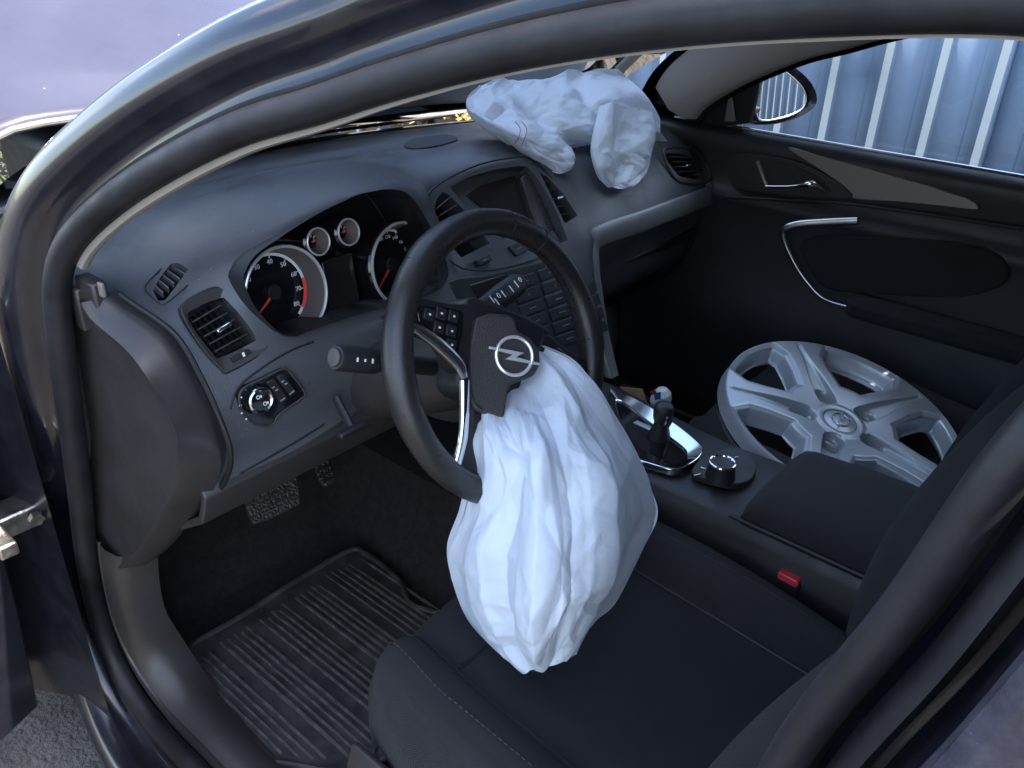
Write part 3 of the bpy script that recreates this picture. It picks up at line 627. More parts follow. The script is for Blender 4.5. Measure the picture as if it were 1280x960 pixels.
# centre: screen, vents and buttons
MB().prism([p-nM*.026 for p in scr], nM, .004).build('screen_recess', M['dark'], dash, smooth=0)
sc_ = pxs([(583, 243), (600, 232), (644, 219), (672, 290), (652, 300)], OM-nM*.022, nM)
MB().prism(sc_, nM, .004).build('screen', M['screen'], dash, bevel=.001)
MB().prism(pxs([(651, 221), (662, 212), (700, 302), (680, 308)], OM-nM*.010, nM), nM, .015).build('screen_side', M['dash2'], dash, bevel=.003)
ring = spline(pxs([(535, 290), (528, 268), (529, 256), (538, 240), (560, 223), (600, 205), (640, 197), (662, 198), (690, 222), (715, 262), (735, 294), (700, 312), (650, 330), (604, 338), (568, 330)], OM+nM*.003, nM), 3, True)
lip('centre_seam', ring, nM, .0016, M['black'], -.001)
for nm, vv, rowsn in (('left', vcl, 6), ('right', vcr, 5)):
    MB().prism([p-nM*.045 for p in vv], nM, .004).build('vent_back', M['black'], dash)
    c = sum(vv, Vector())/len(vv)
for i in range(6):
    u = .06+i*.17; a = (545+22*u, 258+50*u); b = (562+44*u, 242+58*u)
    slatbar(atp(*a, OM, nM), atp(*b, OM, nM), nM, .02, .0020, 'vent_slat', M['dash2'], .010)
for i in range(5):
    u = .08+i*.2; slatbar(atp(676+18*u, 222+54*u, OM, nM), atp(688+27*u, 224+48*u, OM, nM), nM, .02, .002, 'vent_slat', M['dash2'], .012)
MB().box(atp(699, 248, OM+nM*.003, nM), (.016, .005, .01), frame(nM)).build('vent_tab', M['satin'], dash, bevel=.0012)
MB().box(atp(568, 272, OM+nM*.003, nM), (.018, .005, .01), frame(nM)).build('vent_tab', M['dark'], dash, bevel=.0012)
def btn(poly, m='dark', mark=True, off=.004, name='console_button'):
    P4 = pxs(poly, OM2+nM2*off, nM2); MB().prism(P4, nM2, .012).build(name, M[m], dash, bevel=.0012)
    if mark:
        c = sum(P4, Vector())/4; e1 = (P4[1]-P4[0]).normalized(); e2 = nM2.cross(e1)
        if mark == 2: q = MB().text(random.choice(['1', '2', '3', '4', '5', '6']), .006, c+nM2*.0006, e1, e2, nM2)
        else: q = MB().box(c+nM2*.0006, ((P4[1]-P4[0]).length*.30, .0009, .0006), (e1, e2, nM2))
        q.build('button_mark', M['mark'], dash, smooth=0)
nM2 = nM; OM2 = OM
btn([(596, 325), (612, 318), (616, 325), (600, 332)]); btn([(636, 308), (652, 301), (662, 312), (646, 320)], 'dark', 1); btn([(682, 292), (692, 288), (700, 300), (690, 304)]); btn([(709, 284), (717, 280), (721, 286), (713, 290)])
nM2 = V(0, -.925, .38).normalized(); OM2 = V(0, .236, .865)
# centre stack face plate with the radio and climate buttons
fp = spline(pxs([(560, 352), (600, 345), (700, 320), (734, 306), (741, 340), (747, 400), (750, 440), (700, 450), (640, 440), (590, 400)], OM2, nM2), 2, True)
MB().prism([p+nM2*.002 for p in fp], nM2, .02).build('centre_stack', M['dark'], dash, smooth=40, bevel=.003)
MB().prism(pxs([(588, 356), (634, 342), (650, 362), (602, 380)], OM2+nM2*.004, nM2), nM2, .01).build('radio_display', M['screen'], dash, bevel=.002)
for r_ in range(6):
    for c_ in range(3):
        bx, by = 640+c_*33+r_*4.5, 350-c_*11.5+r_*16.5
        btn([(bx, by), (bx+28.5, by-10), (bx+32.5, by+3.5), (bx+4, by+13.5)], 'dark', 2 if (r_ == 1) else 1, .0045)
kk = atp(741, 412, OM2+nM2*.014, nM2)
MB().lathe(kk-nM2*.014, nM2, [(.017, 0), (.015, .010), (.0135, .014), (.0001, .0145)], 32).build('temperature_knob', M['dark'], dash)
MB().ring(kk, nM2, .0128, .0017, 32, 6).build('temperature_ring', M['chrome'], dash)
k2 = kk-V(.235, 0, 0)
MB().lathe(k2-nM2*.014, nM2, [(.017, 0), (.015, .010), (.0135, .014), (.0001, .0145)], 32).build('temperature_knob', M['dark'], dash); MB().ring(k2, nM2, .0128, .0017, 32, 6).build('temperature_ring', M['chrome'], dash)
# grey trim band sweeping from the stack to the passenger door
tp = spline([V(.145, .16, .665), V(.150, .195, .74), V(.152, .216, .80), V(.156, .236, .86), V(.172, .253, .903), V(.21, .255, .914), V(.35, .257, .908), V(.50, .262, .903), V(.62, .270, .897), V(.70, .282, .888)], 8)
rw = []
for i, p in enumerate(tp):
    t = (tp[min(i+1, len(tp)-1)]-tp[max(i-1, 0)]).normalized(); n_ = V(-.12 if p.x < .18 else .0, -1, .25).normalized(); s_ = n_.cross(t).normalized(); wd = .012+.009*min(1, i/30)
    rw.append([p-s_*wd-n_*.012, p-s_*wd+n_*.001, p-s_*wd*.8+n_*.004, p+s_*wd*.8+n_*.004, p+s_*wd+n_*.001, p+s_*wd-n_*.012])
MB().grid(rw).build('trim_band', M['greytrim'], dash, smooth=50)
# right vent
outR = spline(pxs([(829, 190), (840, 184), (866, 186), (878, 196), (888, 218), (882, 228), (850, 228), (838, 214)], OR+nR*.003, nR), 2, True)
lip('vent_bezel', outR, nR, .004, M['dash2'], 0)
MB().prism([p-nR*.045 for p in ventR], nR, .004).build('vent_back', M['black'], dash)
for i in range(4):
    u = .15+.22*i; slatbar(atp(836+14*u, 192+28*u, OR, nR), atp(866+12*u, 193+26*u, OR, nR), nR, .02, .0025, 'vent_slat', M['dash2'], .008)
MB().box(atp(859, 207, OR+nR*.004, nR), (.02, .006, .012), frame(nR)).build('vent_tab', M['chrome'], dash, bevel=.0015)
# glovebox lid and lower panels
MB().grid([[V(x, y, z) for y, z in ((.300, .815), (.312, .79), (.328, .74), (.345, .70), (.40, .655))] for x in (.20, .3, .45, .58, .66)]).build('glovebox_lid', M['dark'], dash, smooth=60, solid=.012, bevel=.003)
kb = MB().grid([[V(x, y, z) for y, z in ((.236, .80), (.225, .785), (.245, .735), (.31, .69), (.5, .66))] for x in (-.68, -.6, -.5, -.4, -.3, -.2)]).build('knee_panel', M['dash2'], dash, smooth=60, solid=.012, bevel=.003)
# dashboard end cover, with its rounded shoulder
ec = []
edge = spline([at(134, 372, x=-.700), at(150, 384, x=-.695), at(205, 424, x=-.676), at(238, 478, x=-.668), at(262, 530, x=-.665), at(276, 575, x=-.664), at(268, 610, x=-.666), at(240, 650, x=-.672), at(205, 690, x=-.682), at(150, 725, x=-.70)], 6)
inn = spline([at(100, 378, x=-.722), at(112, 398, x=-.722), at(160, 440, x=-.715), at(195, 490, x=-.712), at(220, 540, x=-.711), at(222, 580, x=-.711), at(210, 625, x=-.713), at(190, 660, x=-.716), at(165, 695, x=-.72), at(132, 722, x=-.724)], 6)
for a, b in zip(edge, inn):
    m_ = (a+b)/2; back_ = V(-.722, .60, b.z)
    ec.append([a+V(.02, .02, 0), a+V(.004, .0035, 0), a, a.lerp(b, .15)+V(-.003, 0, 0), a.lerp(b, .5)+V(-.004, 0, 0), a.lerp(b, .88)+V(-.0025, 0, 0), b, b.lerp(back_, .04)+V(.004, 0, 0), b.lerp(back_, .5)+V(.004, 0, 0), back_])
MB().grid(ec).build('end_cover', M['dash2'], dash, smooth=50, label='smooth dashboard end panel beside the door seal, warm bounce light in its brown tint')
MB().tube([a+V(.012, -.004, .004) for a in edge[2:-12]], .0035, 8).build('end_seam', M['black'], dash)
# bracket and pale clip on the corner of the dash
bk = at(118, 372, x=-.705)
MB().box(bk+V(0, 0, -.006), (.018, .045, .062)).build('corner_bracket', M['dash2'], dash, bevel=.003)
MB().box(at(101, 385, x=-.715), (.012, .02, .055)).build('corner_bracket', M['dash2'], dash, bevel=.003)
MB().box(at(127, 362, x=-.716), (.004, .010, .017)).build('clip', M['taupe'], dash, bevel=.001)
# speaker grille and sun sensor on the dash top
sp = spline([q for q in [hit(*p)[0] for p in ((505, 182), (520, 174), (560, 170), (572, 176), (545, 184), (515, 187))] if q], 4, True)
if len(sp) > 8: MB().prism([p+V(0, 0, .003) for p in sp], V(0, 0, 1), .006).build('speaker_grille', M['black'], dash, bevel=.001)
# steering column lever
MB().tube([at(420, 497, x=-.47), at(432, 520, x=-.474), at(440, 536, x=-.478)], [.006, .006, .007], 8).build('adjust_lever', M['dark'], dash)
MB().box(at(441, 537, x=-.48), (.05, .014, .010)).build('lever_grip', M['dark'], dash, bevel=.003)

# dark tubes: shade under the fascia step drawn as a line, and knee panel seam
for pth_ in ([(288, 512), (293, 494), (301, 481), (316, 468), (342, 450), (368, 436), (392, 427)], [(300, 592), (330, 575), (370, 552), (405, 530)]):
    pp = [hit(*p)[0] for p in pth_]; pp = [p for p in pp if p]
    if len(pp) > 2: MB().tube(spline(pp, 5), .0016, 6).build('step_shade_and_seam', M['black'], dash)
# ---------------------------------------------------------------- steering wheel (turned to the right)
TL = R(22.9); W0 = V(-.37, 0, .95); wa = V(0, -math.cos(TL), math.sin(TL)); ph = R(-33)
wx0 = V(1, 0, 0); wy0 = V(0, math.sin(TL), math.cos(TL))
wx = wx0*math.cos(ph)+wy0*math.sin(ph); wy = wy0*math.cos(ph)-wx0*math.sin(ph)
def WP(a, b, c=0): return W0+wx*a+wy*b+wa*c
rim = MB(); rows_ = []
for i in range(96):
    a = 2*math.pi*i/96; c = wx*math.cos(a)+wy*math.sin(a); deg = math.degrees(a) % 360
    fat = 1+.13*(math.exp(-((deg-205)/22)**2)+math.exp(-((deg-335)/22)**2)+math.exp(-((deg-150)/14)**2)+math.exp(-((deg-30)/14)**2))
    r_ = .0172*fat
    for sm in (157, 23, 215, 325):
        if abs(deg-sm) < 2: r_ *= .965
    rows_.append([W0+c*(.1705+r_*.98*math.cos(2*math.pi*k/16))+wa*(r_*1.0*math.sin(2*math.pi*k/16)) for k in range(16)])
rim.grid(rows_, closeu=True, closev=True)
sw_ = rim.build('steering_wheel', M['leather'], car, smooth=80, label='black leather steering wheel turned to the right, torn airbag cover hanging from its hub')
for sm in (157, 215, 23, 325, 100, 80):
    a = R(sm); c = wx*math.cos(a)+wy*math.sin(a); MB().ring(W0+c*.1705, c.cross(wa), .0176, .0007, 24, 5).build('rim_seam', M['black'], sw_)
st = MB()                                     # stitching on the inside of the rim
for i in range(120):
    a = 2*math.pi*i/120; c = wx*math.cos(a)+wy*math.sin(a); t = wa.cross(c)
    st.box(W0+c*(.1705-.0172)+wa*.004, (.0045, .0012, .0012), (t, c, wa))
st.build('rim_stitching', M['black'], sw_, smooth=0)
def plate(pts, c0, thick, name, m, bevel=.003, k=3, smoothp=True):
    poly = [WP(a, b, c0) for a, b in pts]
    if smoothp: poly = spline(poly, k, True)
    return MB().prism(poly, wa, thick).build(name, m, sw_, smooth=40, bevel=bevel, seg=3)
# spokes
plate([(-.165, .028), (-.10, .040), (-.06, .045), (-.055, -.03), (-.085, -.035), (-.11, -.012), (-.163, -.002)], .004, .022, 'spoke', M['dark'])
plate([(.165, .028), (.10, .040), (.06, .045), (.055, -.03), (.085, -.035), (.11, -.012), (.163, -.002)], .004, .022, 'spoke', M['dark'])
plate([(-.045, -.04), (.045, -.04), (.040, -.09), (.046, -.162), (-.046, -.162), (-.040, -.09)], .000, .020, 'spoke', M['dark'])
plate([(-.065, .060), (.065, .060), (.078, .03), (.074, -.03), (.058, -.062), (-.058, -.062), (-.074, -.03), (-.078, .03)], .002, .045, 'hub', M['dark'], .006)
# chrome trims that edge the openings
for s in (-1, 1):
    path = spline([WP(s*.160, -.004, .010), WP(s*.125, -.013, .012), WP(s*.088, -.030, .014), WP(s*.074, -.044, .013)], 5)
    MB().tube(path, [.0055+.0035*math.sin(math.pi*min(1, i/len(path)*1.1)) for i in range(len(path))], 10, flat=.6, up=wa).build('spoke_trim', M['satin'], sw_, smooth=60)
    path = spline([WP(s*.074, -.047, .013), WP(s*.064, -.085, .010), WP(s*.058, -.12, .006), WP(s*.062, -.160, .004)], 5)
    MB().tube(path, [.0060+.002*(1-i/len(path)) for i in range(len(path))], 10, flat=.7, up=wa).build('spoke_trim', M['chrome'], sw_, smooth=60)
    plate([(s*.148, .024), (s*.095, .034), (s*.083, .030), (s*.083, -.018), (s*.098, -.022), (s*.115, -.006), (s*.148, .004)], .0075, .01, 'button_pod', M['piano'], .002, 2)
    for (bx, by) in ((.137, .016), (.120, .022), (.101, .024), (.120, .005), (.101, .006), (.098, -.010)):
        MB().box(WP(s*bx, by, .008), (.0145, .0135, .004), (wx, wy, wa)).build('button', M['dark'], sw_, bevel=.001)
        MB().box(WP(s*bx, by, .0104), (.0030, .0022, .0005), (wx, wy, wa)).build('button_mark', M['white'], sw_)
# torn airbag cover: left block, round emblem boss and ragged lower tongue
cvO = W0+wa*.034; wn = (wa+V(-.45, 0, .25)).normalized()
pc = pxs([(594, 397), (612, 391), (636, 393), (645, 399), (647, 413), (662, 421), (675, 436), (676, 455), (668, 470), (650, 477), (637, 482), (630, 524), (606, 517), (592, 512), (585, 488), (583, 455), (588, 420)], cvO, wn)
pcs = []
for i in range(len(pc)):
    pcs.append(pc[i])
cov = MB().prism(pcs, wn, .014).build('airbag_cover', M['pad'], sw_, smooth=40, bevel=.004, seg=3, label='black grained airbag cover flap torn open around the chrome emblem')
MB().tube(spline(pxs([(592, 400), (588, 430), (587, 470), (592, 500), (603, 512)], cvO+wn*.001, wn), 5), .0012, 6).build('cover_seam', M['black'], sw_)
# emblem: ring with a lightning bolt
eO = atp(643, 445, cvO+wn*.0035, wn); wxx = (wx-wn*wx.dot(wn)).normalized(); wyy = wn.cross(wxx)
MB().ring(eO, wn, .0235, .0023, 48, 8, e=(wxx, wyy, wn)).build('emblem', M['badge'], sw_)
a_ = R(4); ex = wxx*math.cos(a_)+wyy*math.sin(a_); ey = wyy*math.cos(a_)-wxx*math.sin(a_)
bp = [(-.031, .0066), (.0065, .0066), (.0005, .0005), (.031, -.0044), (.031, -.0068), (-.0085, -.0064), (-.0015, -.0002), (-.031, .0042)]
bp = [(-.030, .0062), (.0105, .0050), (.0020, -.0012), (.030, -.0036), (.030, -.0062), (-.0105, -.0050), (-.0020, .0012), (-.030, .0036)]
MB().prism([eO+ex*a*1.12+ey*b*1.12+wn*.0018 for a, b in bp], wn, .0035).build('emblem_bolt', M['badge'], sw_, smooth=0, bevel=.0004)
# column shroud and stalks
MB().tube([W0-wa*.035+V(0, 0, -.005), W0-wa*.10+V(0, 0, -.010), W0-wa*.19+V(0, .0, -.015), W0-wa*.27+V(0, 0, -.02)], [.062, .066, .070, .066], 20, flat=.85).build('steering_column', M['dash2'], car, smooth=60)
stO = at(419, 447, y=.075); stB = W0-wa*.075+V(-.03, 0, .0)
pth = [stO.lerp(stB, u) for u in (0, .02, .30, .34, .60, .8, 1)]
stl = MB().tube(pth, [.0135, .0150, .0155, .0125, .0115, .0115, .012], 18).build('indicator_stalk', M['dark'], car, smooth=50)
dn_ = (stO-stB).normalized()
MB().lathe(stO+dn_*.0005, dn_, [(.0105, 0), (.010, .002), (.0001, .0025)], 24).build('stalk_button', M['dash2'], stl)
q = MB()
e1_, e2_, _ = frame(dn_)
toC = (CAM-stO); toC = (toC-dn_*toC.dot(dn_)).normalized()
for u, l_ in ((.10, .006), (.16, .004), (.22, .007), (.42, .005), (.50, .008), (.58, .005)):
    rr_ = .0158 if u < .31 else .0125
    q.box(stO.lerp(stB, u)+toC*rr_, (.0022, l_*.8, .0008), (dn_, toC.cross(dn_), toC))
q.build('stalk_icons', M['white'], stl, smooth=0)
wpO = at(651, 352, y=.10); wpB = at(590, 398, y=.045)
dS = (wpO-wpB).normalized(); toC = (CAM-wpO); toC = (toC-dS*toC.dot(dS)).normalized(); sd = toC.cross(dS)
wq = MB().add([], [])
rows_ = []
for u, wd, th in ((-.25, .010, .008), (0, .012, .009), (.25, .015, .010), (.6, .017, .011), (.92, .016, .011), (1.0, .011, .008)):
    c = wpB.lerp(wpO, u); rows_.append([c+sd*(wd*math.cos(2*math.pi*k/16))+toC*(th*math.sin(2*math.pi*k/16)) for k in range(16)])
wq.grid(rows_, closeu=True); wq.f.append(tuple(range(len(wq.v)-16, len(wq.v))))
wst = wq.build('wiper_stalk', M['dark'], car, smooth=50)
q = MB()
for u, s in ((.3, 1), (.34, -.5), (.66, 0), (.78, .3), (.5, .2)):
    q.box(wpB.lerp(wpO, u)+toC*.0112+sd*(.004*s), (.002, .011, .0008), (dS, sd, toC))
for u in (.42, .88): q.ring(wpB.lerp(wpO, u)+toC*.0112+sd*.003, toC, .0032, .0006, 14, 4)
q.build('stalk_icons', M['white'], wst, smooth=0)

# ---------------------------------------------------------------- deployed airbags
def tri(x): return abs((x % 1)*2-1)*2-1
def facet(u, v, nu_, nv_, seed):
    """random heights on a warped lattice, interpolated linearly in triangles: flat facets with sharp creases"""
    wu = u*nu_+.30*noise.noise(V(u*nu_*.6+seed, v*nv_*.6, 1.3)); wv = v*nv_+.30*noise.noise(V(u*nu_*.6, v*nv_*.6+seed, 7.7))
    i, j = math.floor(wu), math.floor(wv); a, b = wu-i, wv-j
    def H(p, q_):
        x = math.sin(p*127.1+q_*311.7+seed*74.7)*43758.5453; return (x-math.floor(x))*2-1
    if (int(H(i, j)*100) & 1) == 0:
        return H(i, j)+(H(i+1, j)-H(i, j))*a+(H(i, j+1)-H(i, j))*b if a+b < 1 else H(i+1, j+1)+(H(i, j+1)-H(i+1, j+1))*(1-a)+(H(i+1, j)-H(i+1, j+1))*(1-b)
    b2 = 1-b
    return H(i, j+1)+(H(i+1, j+1)-H(i, j+1))*a+(H(i, j)-H(i, j+1))*b2 if a+b2 < 1 else H(i+1, j)+(H(i, j)-H(i+1, j))*(1-a)+(H(i+1, j+1)-H(i+1, j))*(1-b2)
def crumple(u, v, seed, n=7, base=1.6):
    return .62*facet(u, v, 4.2, 3.0, seed)+.46*facet(u+.3*v, v-.2*u, 7, 6, seed+3)+.22*facet(u-.25*v, v+.3*u, 13, 12, seed+8)+.07*facet(u-.5*v, v+.4*u, 27, 25, seed+1)
def bag(rows3, nu, nv, amp, thick, seed, folds=None, backn=V(.3, .8, -.4), aspect=1.0):
    """rows3: list of rows of 3D points across the bag (left..right); front surface plus a back surface"""
    m = len(rows3); n = len(rows3[0]); fr = []; bk_ = []
    for i in range(nv+1):
        v = i/nv; cols = [cr([rows3[r_][c] for r_ in range(m)], v*(m-1)) if v < 1 else rows3[-1][c].copy() for c in range(n)]
        fr.append([cr(cols, j/nu*(n-1)) if j < nu else cols[-1].copy() for j in range(nu+1)])
    fr2 = []
    for i in range(nv+1):
        v = i/nv; row = []; brow = []
        for j in range(nu+1):
            u = j/nu; p = fr[i][j]
            du = fr[i][min(j+1, nu)]-fr[i][max(j-1, 0)]; dv = fr[min(i+1, nv)][j]-fr[max(i-1, 0)][j]
            nn_ = du.cross(dv); nn_ = nn_.normalized() if nn_.length > 1e-9 else -backn
            if nn_.dot(CAM-p) < 0: nn_ = -nn_
            e = min(1, 5*min(u, 1-u))*min(1, 8*(1-v)+.15); h = crumple(u*aspect, v, seed)*amp
            if folds: h += folds(u, v)
            row.append(p+nn_*h*(.35+.65*e)); brow.append(p+backn*(thick*math.sqrt(max(0, 4*u*(1-u)))*min(1, 6*(1-v))))
        fr2.append(row); bk_.append(brow)
    mb = MB(); mb.grid(fr2); mb.grid(bk_); return mb
def X(px, py, x): return at(px, py, x=x)
rows_d = [
 [X(597, 486, -.375), X(612, 470, -.365), X(640, 455, -.345), X(668, 440, -.322), X(681, 432, -.310)],
 [X(592, 512, -.428), X(612, 505, -.420), X(650, 492, -.390), X(695, 468, -.345), X(720, 452, -.300)],
 [X(588, 545, -.462), X(618, 545, -.460), X(664, 530, -.440), X(716, 510, -.38), X(752, 496, -.302)],
 [X(589, 590, -.472), X(622, 592, -.482), X(676, 580, -.475), X(738, 565, -.405), X(786, 557, -.287)],
 [X(580, 640, -.475), X(616, 645, -.495), X(682, 636, -.490), X(752, 616, -.425), X(814, 612, -.278)],
 [X(563, 688, -.476), X(606, 695, -.508), X(686, 690, -.515), X(757, 672, -.445), X(822, 645, -.275)],
 [X(570, 733, -.470), X(612, 742, -.512), X(684, 742, -.530), X(750, 728, -.47), X(805, 684, -.300)],
 [X(588, 778, -.482), X(622, 784, -.520), X(680, 785, -.535), X(735, 764, -.49), X(770, 753, -.36)],
 [X(618, 812, -.492), X(636, 813, -.515), X(678, 812, -.528), X(716, 800, -.50), X(741, 780, -.42)],
 [X(652, 839, -.500), X(662, 838, -.506), X(682, 834, -.512), X(700, 829, -.505), X(720, 818, -.47)]]
def dfold(u, v):
    h = 0
    for c, w_, a, s_ in ((.17, .06, .010, .02), (.33, .05, -.017, -.06), (.47, .06, .015, .05), (.62, .05, -.013, .08), (.78, .06, .012, .10), (.90, .04, -.008, .05)):
        cc = c+s_*(v-.5)+.035*noise.noise(V(v*3, c*9, 2)); h += 1.15*a*max(0, 1-abs(u-cc)/(w_*1.5))*min(1, v*3)*(.35+.9*noise.noise(V(v*2.5, c*20, 5))**2+.35)
    return h
db = bag(rows_d, 210, 290, .020, .075, 11, dfold, V(.35, .75, -.35), .95)
dbo = db.build('driver_airbag', M['nylon'], None, smooth=55)
tag(dbo, 'crumpled white deflated airbag hanging from the steering wheel onto the seat', 'airbag')
# the passenger bag lies on the dash: a folded heap, a stitched tongue and a hanging flap
def Y(px, py, y): return at(px, py, y=y)
main = [
 [Y(600, 106, .57), Y(640, 98, .58), Y(690, 91, .57), Y(735, 86, .55), Y(772, 86, .52)],
 [Y(585, 120, .55), Y(630, 108, .545), Y(690, 101, .54), Y(745, 96, .52), Y(792, 104, .49)],
 [Y(584, 133, .50), Y(634, 122, .47), Y(695, 118, .455), Y(755, 113, .44), Y(810, 123, .42)],
 [Y(597, 146, .46), Y(645, 142, .425), Y(705, 142, .40), Y(765, 136, .395), Y(824, 146, .38)],
 [Y(616, 156, .43), Y(660, 160, .40), Y(712, 163, .375), Y(772, 158, .37), Y(826, 165, .36)],
 [Y(640, 168, .41), Y(676, 176, .39), Y(722, 180, .37), Y(776, 176, .365), Y(835, 179, .36)],
 [Y(655, 172, .42), Y(690, 180, .40), Y(725, 184, .385), Y(776, 186, .38), Y(826, 189, .37)]]
tongue = [
 [Y(592, 140, 0.450), Y(603, 146, 0.435), Y(622, 142, 0.440), Y(640, 138, 0.450)],
 [Y(604, 150, 0.425), Y(620, 155, 0.405), Y(645, 153, 0.400), Y(660, 150, 0.420)],
 [Y(626, 165, 0.400), Y(645, 168, 0.370), Y(668, 166, 0.365), Y(690, 166, 0.390)],
 [Y(650, 186, 0.380), Y(668, 186, 0.350), Y(690, 182, 0.345), Y(712, 184, 0.370)],
 [Y(672, 203, 0.355), Y(688, 203, 0.330), Y(704, 198, 0.330), Y(718, 196, 0.350)],
 [Y(690, 214, 0.340), Y(700, 217, 0.322), Y(709, 214, 0.325), Y(716, 206, 0.340)]]
flap = [
 [Y(752, 132, 0.363), Y(775, 130, 0.343), Y(800, 134, 0.343), Y(816, 142, 0.358)],
 [Y(744, 160, 0.343), Y(770, 158, 0.323), Y(798, 160, 0.318), Y(818, 168, 0.333)],
 [Y(740, 185, 0.328), Y(766, 186, 0.303), Y(794, 186, 0.298), Y(813, 190, 0.313)],
 [Y(743, 205, 0.313), Y(768, 208, 0.290), Y(793, 208, 0.288), Y(811, 206, 0.303)],
 [Y(750, 222, 0.303), Y(770, 226, 0.280), Y(790, 224, 0.280), Y(806, 217, 0.293)],
 [Y(760, 232, 0.293), Y(774, 236, 0.278), Y(786, 234, 0.278), Y(797, 226, 0.283)]]
pb = bag(main, 190, 130, .019, .05, 23, lambda u, v: .010*math.sin(7*u+5*v)*math.sin(3.1*v)-.022*math.exp(-((u-.60-.15*v)/.05)**2)*min(1, 3*v)-.014*math.exp(-((u-.25-.3*v)/.06)**2)*min(1, 3*v), V(0, .25, -.9), 1.15)
for part_, sd_, bn_ in ((tongue, 31, V(.2, .7, -.6)), (flap, 37, V(.1, .85, -.2))):
    q = bag(part_, 90, 110, .010, .022, sd_, lambda u, v: .008*math.sin(8*u+2*v), bn_, .8); pb.add(q.v, q.f)
pbo = pb.build('passenger_airbag', M['nylon'], None, smooth=55)
tag(pbo, 'crumpled white deflated airbag spilled over the passenger side of the dashboard', 'airbag')
# red stitching line on the tongue
sl_ = []
for k in range(9):
    sl_.append(Y(645+(k-4)*.6, 153+k*1.9+2, .402))
MB().tube(spline([Y(644, 152, 0.370), Y(650, 160, 0.360), Y(649, 170, 0.355), Y(643, 181, 0.360)], 4), .0008, 5).build('red_stitching', M['redthread'], pbo)
MB().tube(spline([Y(652, 152, 0.365), Y(658, 160, 0.355), Y(657, 170, 0.350), Y(651, 183, 0.355)], 4), .0008, 5).build('red_stitching', M['redthread'], pbo)
